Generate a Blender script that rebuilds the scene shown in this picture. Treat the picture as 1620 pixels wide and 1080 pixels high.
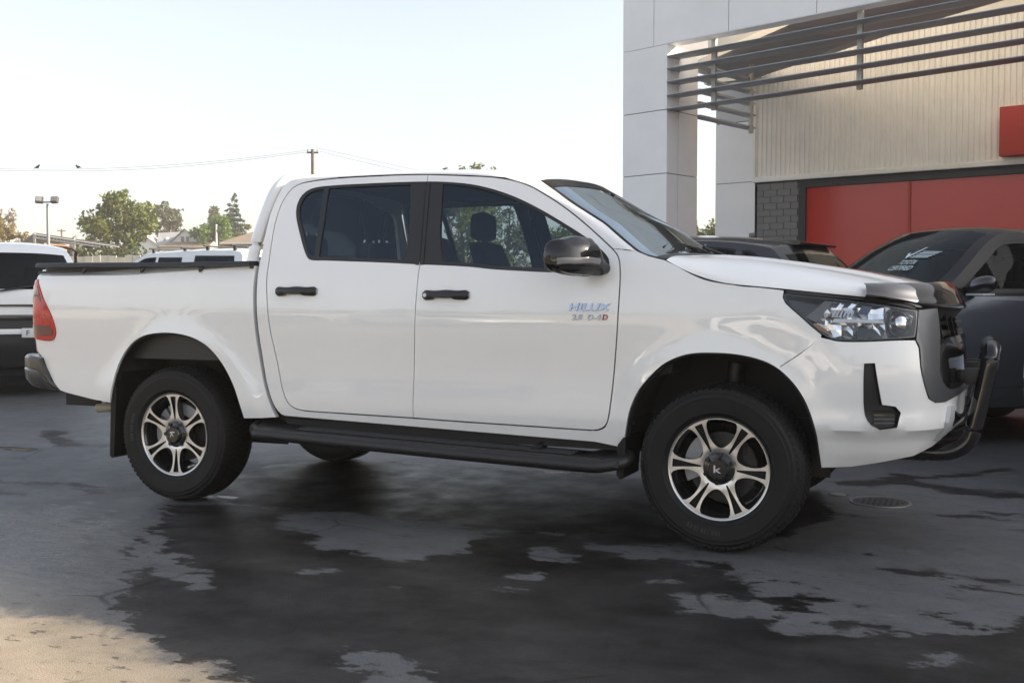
import bpy, bmesh, math, random
import numpy as np
from math import radians as R, sin, cos, pi
from mathutils import Vector, Matrix
from mathutils.geometry import delaunay_2d_cdt
random.seed(7); rng = np.random.default_rng(7)
for o in list(bpy.data.objects): bpy.data.objects.remove(o)
SC = bpy.context.scene
COL = SC.collection
# ------------------------------------------------------------------ camera
cam = bpy.data.cameras.new('camera'); camo = bpy.data.objects.new('camera', cam); COL.objects.link(camo)
camo.location = (4.121, -5.627, 1.1364); camo.rotation_euler = (R(90-2.232), 0, R(23.432))
cam.sensor_width = 36; cam.lens = 37.46; cam.clip_start = .05; cam.clip_end = 3000
SC.camera = camo
# ------------------------------------------------------------------ sky, sun, exposure
SUN_AZ, SUN_EL = 67.6, 25.0            # clockwise from +Y, above the horizon
w = bpy.data.worlds.new('World'); SC.world = w; w.use_nodes = True
nt = w.node_tree; nt.nodes.clear()
sk = nt.nodes.new('ShaderNodeTexSky'); sk.sky_type = 'NISHITA'; sk.sun_disc = False
sk.sun_elevation = R(SUN_EL); sk.sun_rotation = R(SUN_AZ); sk.air_density = 1.0; sk.dust_density = 2.5; sk.ozone_density = 1.0
hs = nt.nodes.new('ShaderNodeHueSaturation'); hs.inputs['Saturation'].default_value = .5
bg = nt.nodes.new('ShaderNodeBackground'); bg.inputs['Strength'].default_value = .10
wo = nt.nodes.new('ShaderNodeOutputWorld')
nt.links.new(sk.outputs[0], hs.inputs['Color']); nt.links.new(hs.outputs[0], bg.inputs[0]); nt.links.new(bg.outputs[0], wo.inputs[0])
sun = bpy.data.lights.new('sun', 'SUN'); sun.energy = 4.2; sun.angle = R(1.0); sun.color = (1, .83, .62)
suno = bpy.data.objects.new('sun', sun); COL.objects.link(suno)
SV = Vector((sin(R(SUN_AZ))*cos(R(SUN_EL)), cos(R(SUN_AZ))*cos(R(SUN_EL)), sin(R(SUN_EL))))
suno.rotation_euler = SV.to_track_quat('Z', 'Y').to_euler(); suno.location = (30, 20, 30)
vs = SC.view_settings; vs.view_transform = 'Standard'; vs.look = 'None'; vs.gamma = 1; vs.use_curve_mapping = False; vs.exposure = 1.62
SC.cycles.max_bounces = 10; SC.cycles.transparent_max_bounces = 24; SC.cycles.sample_clamp_indirect = 8
# ------------------------------------------------------------------ materials
MATS = {}
def mat(name, col, rough=.5, metal=0., spec=.5, coat=0., coat_rough=.03, var=0., vscale=8., bump=0., bscale=60., rvar=0., emit=None, estr=1.):
    m = bpy.data.materials.new(name); m.use_nodes = True; MATS[name] = m
    nt = m.node_tree; b = nt.nodes['Principled BSDF']; L = nt.links.new
    c = tuple(col)+(1,) if len(col) == 3 else col
    b.inputs['Base Color'].default_value = c; b.inputs['Roughness'].default_value = rough; b.inputs['Metallic'].default_value = metal
    b.inputs['Specular IOR Level'].default_value = spec; b.inputs['Coat Weight'].default_value = coat; b.inputs['Coat Roughness'].default_value = coat_rough
    if emit: b.inputs['Emission Color'].default_value = tuple(emit)+(1,); b.inputs['Emission Strength'].default_value = estr
    if var or bump or rvar:
        tc = nt.nodes.new('ShaderNodeTexCoord')
    if var or rvar:
        n = nt.nodes.new('ShaderNodeTexNoise'); n.inputs['Scale'].default_value = vscale; n.inputs['Detail'].default_value = 6; n.inputs['Roughness'].default_value = .62
        L(tc.outputs['Object'], n.inputs['Vector'])
    if var:
        mr = nt.nodes.new('ShaderNodeMapRange'); mr.inputs[1].default_value = .3; mr.inputs[2].default_value = .7
        mr.inputs[3].default_value = 1-var; mr.inputs[4].default_value = 1+var; L(n.outputs['Fac'], mr.inputs[0])
        mx = nt.nodes.new('ShaderNodeMix'); mx.data_type = 'RGBA'; mx.blend_type = 'MULTIPLY'; mx.inputs['Factor'].default_value = 1
        mx.inputs['A'].default_value = c; L(mr.outputs[0], mx.inputs['B']); L(mx.outputs['Result'], b.inputs['Base Color'])
    if rvar:
        mr2 = nt.nodes.new('ShaderNodeMapRange'); mr2.inputs[1].default_value = .3; mr2.inputs[2].default_value = .7
        mr2.inputs[3].default_value = max(0, rough-rvar); mr2.inputs[4].default_value = min(1, rough+rvar); L(n.outputs['Fac'], mr2.inputs[0]); L(mr2.outputs[0], b.inputs['Roughness'])
    if bump:
        n2 = nt.nodes.new('ShaderNodeTexNoise'); n2.inputs['Scale'].default_value = bscale; n2.inputs['Detail'].default_value = 4
        L(tc.outputs['Object'], n2.inputs['Vector'])
        bp = nt.nodes.new('ShaderNodeBump'); bp.inputs['Strength'].default_value = bump; bp.inputs['Distance'].default_value = .01
        L(n2.outputs['Fac'], bp.inputs['Height']); L(bp.outputs[0], b.inputs['Normal'])
    return m
def glass(name, tint, ior=1.5, rough=0.0, refl=(1, 1, 1)):
    """thin pane: tinted see-through plus a fresnel reflection"""
    m = bpy.data.materials.new(name); m.use_nodes = True; MATS[name] = m
    nt = m.node_tree; nt.nodes.clear(); L = nt.links.new
    o = nt.nodes.new('ShaderNodeOutputMaterial'); t = nt.nodes.new('ShaderNodeBsdfTransparent'); g = nt.nodes.new('ShaderNodeBsdfGlossy')
    f = nt.nodes.new('ShaderNodeFresnel'); f.inputs['IOR'].default_value = ior; mx = nt.nodes.new('ShaderNodeMixShader')
    t.inputs['Color'].default_value = tuple(tint)+(1,); g.inputs['Roughness'].default_value = rough; g.inputs['Color'].default_value = tuple(refl)+(1,)
    L(f.outputs[0], mx.inputs[0]); L(t.outputs[0], mx.inputs[1]); L(g.outputs[0], mx.inputs[2]); L(mx.outputs[0], o.inputs['Surface'])
    return m
M_WHITE = mat('white_paint', (.82, .82, .81), .28, spec=.5, coat=1.0, coat_rough=.01, var=.025, vscale=1.3)
M_WHITE.node_tree.nodes['Principled BSDF'].inputs['Coat IOR'].default_value = 1.65
M_BLACKP = mat('black_plastic', (.012, .012, .013), .42, bump=.12, bscale=700)
M_GLOSSB = mat('gloss_black', (.006, .006, .007), .08, spec=.6)
M_RUBBER = mat('rubber', (.0065, .0065, .0066), .55, spec=.3, var=.25, vscale=14, bump=.15, bscale=160)
M_DARK = mat('under_black', (.010, .010, .011), .7, var=.4, vscale=9)
M_SHADOWGAP = mat('seal_black', (.006, .006, .006), .8)
M_ALLOY = mat('machined_alloy', (.68, .68, .68), .33, metal=1.0)
M_MOULD = mat('tyre_lettering', (.022, .022, .022), .6)
M_RIMBLK = mat('rim_black', (.010, .010, .011), .22, coat=.5)
M_STEEL = mat('brake_steel', (.05, .05, .05), .5, metal=.8, var=.3, vscale=20)
M_CALIP = mat('caliper_grey', (.30, .31, .33), .5, metal=.6, var=.2)
M_GREYF = mat('grille_grey', (.10, .105, .115), .38, metal=.55, coat=.3)
M_CHROME = mat('chrome', (.78, .78, .80), .06, metal=1)
M_SILVER = mat('silver_plastic', (.62, .63, .65), .25, metal=.35)
M_REFL = mat('lamp_reflector', (.86, .87, .88), .2, coat=1.0); M_LINER = mat('arch_liner_grey', (.030, .028, .025), .8, var=.5, vscale=6)
M_CLEARG = mat('indicator_grey', (.16, .16, .165), .15, spec=.6)
M_INT = mat('interior_charcoal', (.022, .022, .025), .75, var=.2, vscale=40)
M_SEAT = mat('seat_fabric', (.020, .021, .026), .9, bump=.3, bscale=300)
M_HEADLINE = mat('headliner', (.07, .07, .068), .9)
M_CREAM = mat('primer_cream', (.42, .37, .29), .55, var=.15)
M_GLASS_T = glass('tinted_glass', (.54, .62, .67), ior=1.62, refl=(.62, .78, .95))
M_GLASS_W = glass('windscreen_glass', (.55, .68, .66), refl=(.46, .52, .55))
M_LENS = glass('clear_lens', (.93, .95, .97))
M_RED = mat('tail_red', (.45, .010, .012), .12, spec=.5, coat=.3, var=.25, vscale=25)
M_REDD = mat('tail_dark_red', (.09, .004, .006), .15, coat=1)
M_LAMPCH = mat('lamp_chrome', (.92, .92, .94), .16, metal=.85)
M_BADGE = mat('badge_chrome', (.28, .34, .48), .15, metal=1)
M_ACRYL = mat('smoked_acrylic', (.016, .010, .010), .03, spec=.6, coat=1)
# ------------------------------------------------------------------ object helpers
def _clean(o, label, cat, group, kind):
    if label: o['label'] = label
    if cat: o['category'] = cat
    if group: o['group'] = group
    if kind: o['kind'] = kind
def thing(name, label, cat, loc=(0, 0, 0), rz=0., group=None):
    o = bpy.data.objects.new(name, None); COL.objects.link(o); o.location = loc; o.rotation_euler = (0, 0, rz); o.empty_display_size = .2
    _clean(o, label, cat, group, None); return o
def obj(name, V, F, m, parent=None, smooth=None, label=None, cat=None, group=None, kind=None, mi=None, me=None):
    """one mesh object; smooth = crease angle in degrees or None for flat faces"""
    if me is None:
        me = bpy.data.meshes.new(name)
        me.from_pydata([tuple(map(float, v)) for v in V], [], [tuple(int(i) for i in f) for f in F])
        for mm in (m if isinstance(m, (list, tuple)) else [m]): me.materials.append(mm)
        if mi is not None: me.polygons.foreach_set('material_index', np.asarray(mi, dtype=np.int32))
        if smooth is not None:
            me.polygons.foreach_set('use_smooth', np.ones(len(me.polygons), dtype=bool))
            me.set_sharp_from_angle(angle=R(smooth))
        me.update()
    o = bpy.data.objects.new(name, me); COL.objects.link(o)
    if parent is not None: o.parent = parent
    _clean(o, label, cat, group, kind); return o
class MB:
    """collects simple solids into one mesh"""
    def __init__(s): s.V = []; s.F = []; s.I = []; s.cur = 0
    def add(s, V, F):
        n = len(s.V); s.V += [tuple(v) for v in V]; s.F += [tuple(i+n for i in f) for f in F]; s.I += [s.cur]*len(F); return s
    def box(s, lo, hi, M=None, ch=0.):
        x0, y0, z0 = lo; x1, y1, z1 = hi
        if ch <= 0:
            V = [(x0, y0, z0), (x1, y0, z0), (x1, y1, z0), (x0, y1, z0), (x0, y0, z1), (x1, y0, z1), (x1, y1, z1), (x0, y1, z1)]
            F = [(0, 3, 2, 1), (4, 5, 6, 7), (0, 1, 5, 4), (1, 2, 6, 5), (2, 3, 7, 6), (3, 0, 4, 7)]
        else:
            bm = bmesh.new(); bmesh.ops.create_cube(bm, size=1)
            for v in bm.verts: v.co = Vector((x0+(v.co.x+.5)*(x1-x0), y0+(v.co.y+.5)*(y1-y0), z0+(v.co.z+.5)*(z1-z0)))
            bmesh.ops.bevel(bm, geom=bm.edges[:], offset=ch, segments=2, affect='EDGES', profile=.6)
            bm.verts.index_update(); V = [v.co[:] for v in bm.verts]; F = [tuple(v.index for v in f.verts) for f in bm.faces]; bm.free()
        if M is not None: V = [tuple(M @ Vector(v)) for v in V]
        return s.add(V, F)
    def tube(s, pts, r, n=10, cap=True, sx=1., up=(0, 0, 1)):
        pts = [Vector(p) for p in pts]; rs = r if isinstance(r, (list, tuple)) else [r]*len(pts); V = []; F = []
        for i, p in enumerate(pts):
            a = pts[max(0, i-1)]; b = pts[min(len(pts)-1, i+1)]; d = (b-a).normalized()
            u = Vector(up); 
            if abs(d.dot(u)) > .97: u = Vector((1, 0, 0)) if abs(d.x) < .9 else Vector((0, 1, 0))
            e1 = d.cross(u).normalized(); e2 = e1.cross(d)
            for k in range(n):
                t = 2*pi*k/n; V.append(p+e1*(rs[i]*sx*cos(t))+e2*(rs[i]*sin(t)))
        for i in range(len(pts)-1):
            for k in range(n): F.append((i*n+k, i*n+(k+1) % n, (i+1)*n+(k+1) % n, (i+1)*n+k))
        if cap: F.append(tuple(range(n))[::-1]); F.append(tuple((len(pts)-1)*n+k for k in range(n)))
        return s.add(V, F)
    def prism(s, poly, axis, a, b):
        """extrude a 2D polygon along an axis from a to b"""
        n = len(poly); mk = {'x': lambda p, t: (t, p[0], p[1]), 'y': lambda p, t: (p[0], t, p[1]), 'z': lambda p, t: (p[0], p[1], t)}[axis]
        V = [mk(p, a) for p in poly]+[mk(p, b) for p in poly]
        F = [tuple(range(n))[::-1], tuple(range(n, 2*n))]+[(i, (i+1) % n, n+(i+1) % n, n+i) for i in range(n)]
        return s.add(V, F)
    def lathe(s, prof, n=48, M=None, close=False):
        """prof: (radius, y) pairs turned about the y axis"""
        V = []; F = []; k = len(prof)
        for j in range(n):
            t = 2*pi*j/n
            for r_, y in prof: V.append((r_*cos(t), y, r_*sin(t)))
        for j in range(n):
            for i in range(k-1 if not close else k):
                a = j*k+i; b = j*k+(i+1) % k; c = ((j+1) % n)*k+(i+1) % k; d = ((j+1) % n)*k+i; F.append((a, b, c, d))
        if M is not None: V = [tuple(M @ Vector(v)) for v in V]
        return s.add(V, F)
    def build(s, name, m, parent=None, smooth=None, **k):
        return obj(name, s.V, s.F, m, parent, smooth, mi=s.I if any(s.I) else None, **k)
def fix_normals(o):
    bm = bmesh.new(); bm.from_mesh(o.data); bmesh.ops.recalc_face_normals(bm, faces=bm.faces[:]); bm.to_mesh(o.data); bm.free()
    return o
def copy_tree(o, parent=None):
    c = o.copy(); COL.objects.link(c)
    if parent is not None: c.parent = parent
    for ch in list(o.children): copy_tree(ch, c)
    return c
# ------------------------------------------------------------------ 2D polygon helpers
def smooth_poly(P, closed=True, corner=38., step=.03):
    """Catmull-Rom through the points, corners sharper than the limit are kept"""
    P = [np.array(p, float) for p in P]; n = len(P); out = []
    def turn(i):
        if not closed and i in (0, n-1): return 180.
        a = P[i]-P[i-1]; b = P[(i+1) % n]-P[i]; la, lb = np.linalg.norm(a), np.linalg.norm(b)
        return math.degrees(math.acos(max(-1, min(1, float(a@b)/(la*lb+1e-12)))))
    cr = [turn(i) > corner for i in range(n)]
    for i in range(n if closed else n-1):
        p1, p2 = P[i], P[(i+1) % n]; l = np.linalg.norm(p2-p1)
        t1 = (p2-P[i-1])*.5 if not cr[i] else None; t2 = (P[(i+2) % n]-p1)*.5 if not cr[(i+1) % n] else None
        if t1 is not None: t1 = t1/np.linalg.norm(t1)*l
        if t2 is not None: t2 = t2/np.linalg.norm(t2)*l
        if t1 is None: t1 = (p2-p1) if t2 is None else 2*(p2-p1)-t2
        if t2 is None: t2 = 2*(p2-p1)-t1 if not cr[i] else (p2-p1)
        k = max(1, int(math.ceil(l/step)))
        for j in range(k):
            u = j/k; h00 = 2*u**3-3*u*u+1; h10 = u**3-2*u*u+u; h01 = -2*u**3+3*u*u; h11 = u**3-u*u
            out.append(h00*p1+h10*t1+h01*p2+h11*t2)
    if not closed: out.append(P[-1])
    return np.array(out)
def area2(P): x, y = P[:, 0], P[:, 1]; return float(np.sum(x*np.roll(y, -1)-np.roll(x, -1)*y))/2
def inset(P, d):
    """move a closed outline inward by d"""
    P = np.asarray(P); s = 1 if area2(P) > 0 else -1
    a = P-np.roll(P, 1, 0); b = np.roll(P, -1, 0)-P
    na = np.stack([-a[:, 1], a[:, 0]], 1)/(np.linalg.norm(a, axis=1)[:, None]+1e-12); nb = np.stack([-b[:, 1], b[:, 0]], 1)/(np.linalg.norm(b, axis=1)[:, None]+1e-12)
    m = na+nb; m /= np.maximum(np.linalg.norm(m, axis=1)[:, None], 1e-9); k = 1/np.maximum((m*na).sum(1), .5)
    return P+m*(d*s*k)[:, None]
def inside(Q, P):
    Q = np.asarray(Q); x, y = Q[:, 0], Q[:, 1]; r = np.zeros(len(Q), bool); n = len(P); j = n-1
    for i in range(n):
        xi, yi = P[i]; xj, yj = P[j]
        c = ((yi > y) != (yj > y))
        if c.any(): r ^= c & (x < (xj-xi)*(y-yi)/((yj-yi) if yj != yi else 1e-12)+xi)
        j = i
    return r
def segdist(Q, P, closed=True):
    Q = np.asarray(Q); P = np.asarray(P); d = np.full(len(Q), 1e9); n = len(P)
    for i in range(n if closed else n-1):
        a = P[i]; b = P[(i+1) % n]; ab = b-a; t = np.clip(((Q-a)@ab)/(ab@ab+1e-12), 0, 1)
        d = np.minimum(d, np.linalg.norm(Q-a-t[:, None]*ab, axis=1))
    return d
def triangulate(poly, holes=(), h=.03):
    """grid-filled triangulation of an outline with holes, counter-clockwise"""
    rings = [np.asarray(poly)]+[np.asarray(q) for q in holes]
    lo, hi = rings[0].min(0), rings[0].max(0)
    gx, gy = np.meshgrid(np.arange(lo[0]+h*.5, hi[0], h), np.arange(lo[1]+h*.5, hi[1], h)); G = np.stack([gx.ravel(), gy.ravel()], 1)
    if len(G):
        k = inside(G, rings[0])
        for q in rings[1:]: k &= ~inside(G, q)
        G = G[k]
    for q in rings:
        if len(G): G = G[segdist(G, q) > h*.42]
    V = []; E = []
    for q in rings:
        n0 = len(V); V += [Vector((float(p[0]), float(p[1]))) for p in q]; E += [(n0+i, n0+(i+1) % len(q)) for i in range(len(q))]
    V += [Vector((float(p[0]), float(p[1]))) for p in G]
    ov, oe, of, *_ = delaunay_2d_cdt(V, E, [], 0, 1e-6)
    P = np.array([v[:] for v in ov]); F = np.array([f for f in of if len(f) == 3])
    c = P[F].mean(1); k = inside(c, rings[0])
    for q in rings[1:]: k &= ~inside(c, q)
    F = F[k]
    a = P[F[:, 1]]-P[F[:, 0]]; b = P[F[:, 2]]-P[F[:, 0]]; cr = a[:, 0]*b[:, 1]-a[:, 1]*b[:, 0]
    F = F[np.abs(cr) > 1e-10]; cr = cr[np.abs(cr) > 1e-10]; F[cr < 0] = F[cr < 0][:, ::-1]
    return P, F
def panel(name, poly, m, parent, side=1, holes=(), h=.03, off=0., depth=.014, surf=None, smooth=35, **kw):
    """sheet-metal panel: outline in (s, z) laid on the body side surface, edges turned in by depth"""
    surf = surf or S3
    P, F = triangulate(poly, holes, h)
    V = surf(P[:, 0], P[:, 1], off); n = len(V)
    F = [tuple(f) for f in F]
    if depth:
        cnt = {}
        for f in F:
            for i in range(3): cnt[(f[i], f[(i+1) % 3])] = 1
        be = [e for e in cnt if (e[1], e[0]) not in cnt]
        bv = sorted({i for e in be for i in e}); idx = {b: n+k for k, b in enumerate(bv)}
        V = np.vstack([V, surf(P[bv, 0], P[bv, 1], off-depth)])
        F += [(b, a, idx[a], idx[b]) for a, b in be]
    if side < 0:
        V = V*np.array([1, -1, 1]); F = [f[::-1] for f in F]
    return obj(name, V, F, m, parent, smooth, **kw)
def strip(name, A, B, m, parent, smooth=40, flip=False, **kw):
    """quad strip between two point rows"""
    n = len(A); V = list(A)+list(B); F = [(i, i+1, n+i+1, n+i) for i in range(n-1)]
    if flip: F = [f[::-1] for f in F]
    return obj(name, V, F, m, parent, smooth, **kw)
def grid_obj(name, G, m, parent, smooth=40, flip=False, **kw):
    """mesh from a rows x columns array of points"""
    G = np.asarray(G); a, b = G.shape[:2]; V = G.reshape(-1, 3)
    F = [(i*b+j, i*b+j+1, (i+1)*b+j+1, (i+1)*b+j) for i in range(a-1) for j in range(b-1)]
    if flip: F = [f[::-1] for f in F]
    return obj(name, V, F, m, parent, smooth, **kw)
def spl(P, n):
    """n points on a spline through control points (any dimension)"""
    P = np.asarray(P, float); t = np.arange(len(P)); u = np.linspace(0, len(P)-1, n)
    return np.stack([nspline(t, P[:, k])(u) for k in range(P.shape[1])], -1)
sm = smooth_poly
def A(P): return np.asarray(P, float)
def mir(G, side): return np.asarray(G)*np.array([1, side, 1])
# ------------------------------------------------------------------ truck body surface
def nspline(xs, ys):
    """natural cubic spline through the knots"""
    xs = np.asarray(xs, float); ys = np.asarray(ys, float); n = len(xs)
    h = np.diff(xs); A = np.zeros((n, n)); b = np.zeros(n); A[0, 0] = A[-1, -1] = 1
    for i in range(1, n - 1):
        A[i, i-1] = h[i-1]; A[i, i] = 2*(h[i-1]+h[i]); A[i, i+1] = h[i]
        b[i] = 6*((ys[i+1]-ys[i])/h[i]-(ys[i]-ys[i-1])/h[i-1])
    M = np.linalg.solve(A, b)
    def f(x):
        x = np.clip(np.asarray(x, float), xs[0], xs[-1])
        i = np.clip(np.searchsorted(xs, x)-1, 0, n-2)
        hh = h[i]; a = (xs[i+1]-x)/hh; c = (x-xs[i])/hh
        return a*ys[i]+c*ys[i+1]+((a**3-a)*M[i]+(c**3-c)*M[i+1])*hh*hh/6
    return f
def sstep(a, b, x):
    t = np.clip((np.asarray(x, float)-a)/(b-a), 0, 1); return t*t*(3-2*t)
PLAN = [(-1.14, 0), (-1.14, .3), (-1.14, .6), (-1.138, .72), (-1.128, .80), (-1.105, .86), (-1.06, .898), (-.98, .914), (-.7, .92), (-.3, .92),
        (.2, .92), (.7, .92), (1.2, .92), (1.7, .92), (2.2, .92), (2.7, .92), (3.1, .92), (3.4, .914), (3.6, .894), (3.76, .852), (3.88, .785),
        (3.975, .68), (4.04, .53), (4.08, .34), (4.095, .16), (4.1, 0)]
def _mkplan():
    P = np.array(PLAN); d = np.r_[0, np.cumsum(np.hypot(*np.diff(P, axis=0).T))]
    fx, fy = nspline(d, P[:, 0]), nspline(d, P[:, 1])
    t = np.linspace(0, d[-1], 4000); x, y = fx(t), fy(t)
    s = np.r_[0, np.cumsum(np.hypot(np.diff(x), np.diff(y)))]
    i = np.argmin(np.abs(x-1.2)); s = s-s[i]+1.2
    tx, ty = np.gradient(x, s), np.gradient(y, s); l = np.hypot(tx, ty)
    return s, x, y, -ty/l, tx/l
PS, PX, PY, PNX, PNY = _mkplan()
S_END = PS[-1]; S_REAR = PS[0]
wprof = nspline([.30, .40, .50, .58, .70, .85, .98, 1.05, 1.15, 1.25, 1.31, 1.36, 1.5, 1.65, 1.75, 1.85],
                [.835, .868, .890, .9015, .9005, .9035, .9135, .9150, .9075, .893, .876, .856, .796, .731, .683, .622])
bprof = nspline([.30, .45, .58, .70, .85, .98, 1.05, 1.15, 1.21, 1.24, 1.262, 1.285, 1.31, 1.36],
                [.845, .878, .8985, .8985, .9025, .912, .9135, .908, .904, .901, .892, .886, .884, .882])
fprof = nspline([.30, .38, .42, .5, .545, .575, .62, .7, .8, .9, .97, 1.05, 1.15, 1.25, 1.35],
                [-.22, -.15, -.115, -.066, -.042, -.008, -.004, -.004, .002, -.004, -.012, -.03, -.062, -.11, -.16])
ARCH_R = (0.035, .39); ARCH_F = (3.055, .37)
def soff(s, z):
    s = np.asarray(s, float); z = np.asarray(z, float)
    bed = 1-sstep(.45, .60, s)
    o = wprof(z)*(1-bed)+bprof(z)*bed-.92
    f = sstep(3.30, 3.68, s)
    o = o*(1-f)+fprof(z)*f
    for (cx, cz), r0, amp in ((ARCH_R, .53, .020), (ARCH_F, .515, .020)):
        d = np.hypot(s-cx, z-cz)-r0
        m = np.where(d > 0, np.exp(-(d/.075)**2), 1.0)*sstep(.30, .55, z+.12)
        if cx > 1: m = m*sstep(2.585, 2.74, s)
        o = o+amp*m*(1-.8*sstep(3.35, 3.6, s))
    return o
def S3(s, z, off=0.0):
    """point on the right body side: s along the plan curve, z up, off outward (y is negative on the right side)"""
    s = np.asarray(s, float); z = np.asarray(z, float)
    o = soff(s, z)+off
    x = np.interp(s, PS, PX)+np.interp(s, PS, PNX)*o; y = np.interp(s, PS, PY)+np.interp(s, PS, PNY)*o
    return np.stack([x, -y, z], -1)
# ------------------------------------------------------------------ showroom building on the right
M_PANEL = mat('aluminium_panel', (.80, .805, .82), .35, spec=.4, var=.05, vscale=1.1)
M_JOINT = mat('panel_joint', (.06, .06, .065), .8)
M_LOUV = mat('louvre_grey', (.36, .385, .42), .45, metal=.2)
M_MULL = mat('mullion_grey', (.42, .42, .41), .5)
M_CLAD = mat('ribbed_cream', (.78, .755, .70), .55, var=.10, vscale=.9)
M_CREAMW = mat('cream_wall', (.74, .69, .60), .7)
M_SOFF = mat('soffit_grey', (.5, .5, .5), .6)
M_BRICK = mat('painted_brick', (.17, .17, .17), .6, var=.12, vscale=5, bump=.3, bscale=60)
M_MORT = mat('mortar', (.165, .165, .165), .8)
M_REDW = mat('red_window_film', (.46, .038, .030), .2, spec=.5, var=.05, vscale=.7)
M_REDS = mat('red_sign', (.40, .03, .02), .45)
M_WFRAME = mat('dark_frame', (.025, .025, .027), .45)
M_ROOFM = mat('building_mass', (.35, .34, .32), .8)
M_PORT = mat('portal_glass', (.42, .42, .42), .12, spec=.6)
B = thing('showroom', 'car showroom building with pale panelled columns, grey louvres and red window panes', 'building', (0, 0, 0))
C1 = Vector((-1.03, 10.68, 0)); EU = Vector((.94058, -.33956, 0)); EN = Vector((-.33956, -.94058, 0))
W0 = Vector((.31, 13.99, 0)); EW = Vector((.97323, -.22984, 0)); WN = Vector((-.22984, -.97323, 0))
def frm(o, e, n): 
    return Matrix(((e.x, -n.x, 0, o.x), (e.y, -n.y, 0, o.y), (0, 0, 1, 0), (0, 0, 0, 1)))   # local: x along the wall, y inwards, z up
MF = frm(C1, EU, EN); MW = frm(W0, EW, WN)
def bbox(nm, lo, hi, m, par=None, M=MF, ch=0., **k):
    b = MB(); b.box(lo, hi, M, ch=ch); return b.build(nm, m, par or B, 40 if ch else None, **k)
FT = 8.27
# column core and panels
core = bbox('column', (.012, .012, 0), (.828, .828, 5.03), M_JOINT)
zs = [.02, 1.13, 2.10, 3.08, 4.05, 5.04]
for a, b_ in zip(zs, zs[1:]):
    g = .006
    bbox('cladding_panel', (0, 0, a+g), (.84, .012, b_-g), M_PANEL, core)
    bbox('cladding_panel', (.828, .0125, a+g), (.84, .30, b_-g), M_PANEL, core)
    bbox('cladding_panel', (.828, .312, a+g), (.84, .84, b_-g), M_PANEL, core)
    bbox('cladding_panel', (0, .0125, a+g), (.012, .84, b_-g), M_PANEL, core)
# fascia
fas = bbox('fascia', (.01, .03, 5.05), (32, .24, FT), M_CREAMW); bbox('fascia_joint_backing', (.008, .013, 5.045), (32, .028, FT), M_JOINT, fas)
us = [0, .59, 1.92, 3.31]+[3.31+1.39*k for k in range(1, 20)]
for a, b_ in zip(us, us[1:]):
    for z0, z1 in ((5.04, 6.62), (6.632, FT+.02)): bbox('fascia_panel', (a+(.005 if a else 0), 0, z0), (b_-.005, .012, z1), M_PANEL, fas)
bbox('fascia_soffit', (.84, .0, 5.036), (32, .24, 5.049), M_PANEL, fas)
for k in range(2): bbox('fascia_panel', (0, .0125+k*1.2, 5.04), (.012, 1.2+k*1.2, FT+.02), M_PANEL, fas)
# roof mass behind, left return
bbox('building_core', (2.2, 4.9, 0), (32, 16, FT-.1), M_ROOFM)
bbox('building_core', (9.6, .62, 0), (32, 4.9, FT-.1), M_ROOFM)
# louvres on steel posts
for u_ in (1.50, 3.80, 6.1, 8.4, 10.7):
    bbox('louvre_post', (u_, .20, 3.98), (u_+.07, .26, 5.04), M_MULL)
lv = []
for z in (4.86, 4.67, 4.47, 4.27, 4.06):
    b = MB(); prof = [(-.02, z-.010), (.01, z-.024), (.22, z-.016), (.36, z+.002), (.36, z+.012), (.22, z+.014), (.02, z+.004), (-.02, z-.002)]
    b.prism(prof, 'x', .845, 13.); b.V = [tuple(MF @ Vector((v[0], v[1], v[2]))) for v in b.V]; fix_normals(b.build('louvre', M_LOUV, B))
for z in (4.86, 4.67, 4.47, 4.27, 4.06):     # return run on the far side
    b = MB(); b.box((.70, .86, z-.018), (.88, 2.55, z+.012), MF); b.build('louvre', M_LOUV, B)
bbox('louvre_post', (.86, 2.35, 3.95), (.92, 2.41, 5.1), M_MULL)
# soffit under the roof, cream wall behind it
b = MB(); b.prism([(-.59, 12.89), (.25, 14.14), (2.76, 11.74, 5.14)[:2], (3.72, 10.81, 5.14)[:2], (4.8, 9.93, 5.14)[:2], (7.4, 8.35), (1.75, 10.2)], 'z', 5.14, 5.24); fix_normals(b.build('soffit', M_SOFF, B))
sl = MB()
for k in range(36):
    x0, y0 = -.59+.0*k, 12.89; d = Vector((.653, -.757, 0)); s_ = Vector((.557, .83, 0)); p = Vector((-.56, 12.90, 0))+s_*(k*.042)
    q = p+d*3.2; sl.add([(p.x, p.y, 5.136), (q.x, q.y, 5.136), (q.x+s_.x*.018, q.y+s_.y*.018, 5.128), (p.x+s_.x*.018, p.y+s_.y*.018, 5.128)], [(0, 3, 2, 1)])
sl.build('soffit_ribs', M_SOFF, B, kind='stuff')
bbox('parapet_wall', (-1.15, .50, 5.26), (9.0, .70, 8.0), M_CREAMW, M=MW)
# second column standing against the wall
c2 = bbox('wall_column', (-.64, .012, 0), (.12, .5, 5.1), M_JOINT, M=MW)
for a, b_ in ((.02, 1.1), (1.1, 2.19), (2.19, 3.28), (3.28, 4.38)): bbox('cladding_panel', (-.65, 0, a+.006), (.13, .012, b_-.006), M_PANEL, c2, MW)
for a, b_ in ((.02, 2.19), (2.19, 4.38), (4.38, 5.1)): bbox('cladding_panel', (-.65, .0125, a+.006), (-.638, .5, b_-.006), M_PANEL, c2, MW)
bbox('glazed_panel', (-.65, 0, 4.388), (.13, .012, 5.11), M_PORT, c2, MW)
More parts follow.
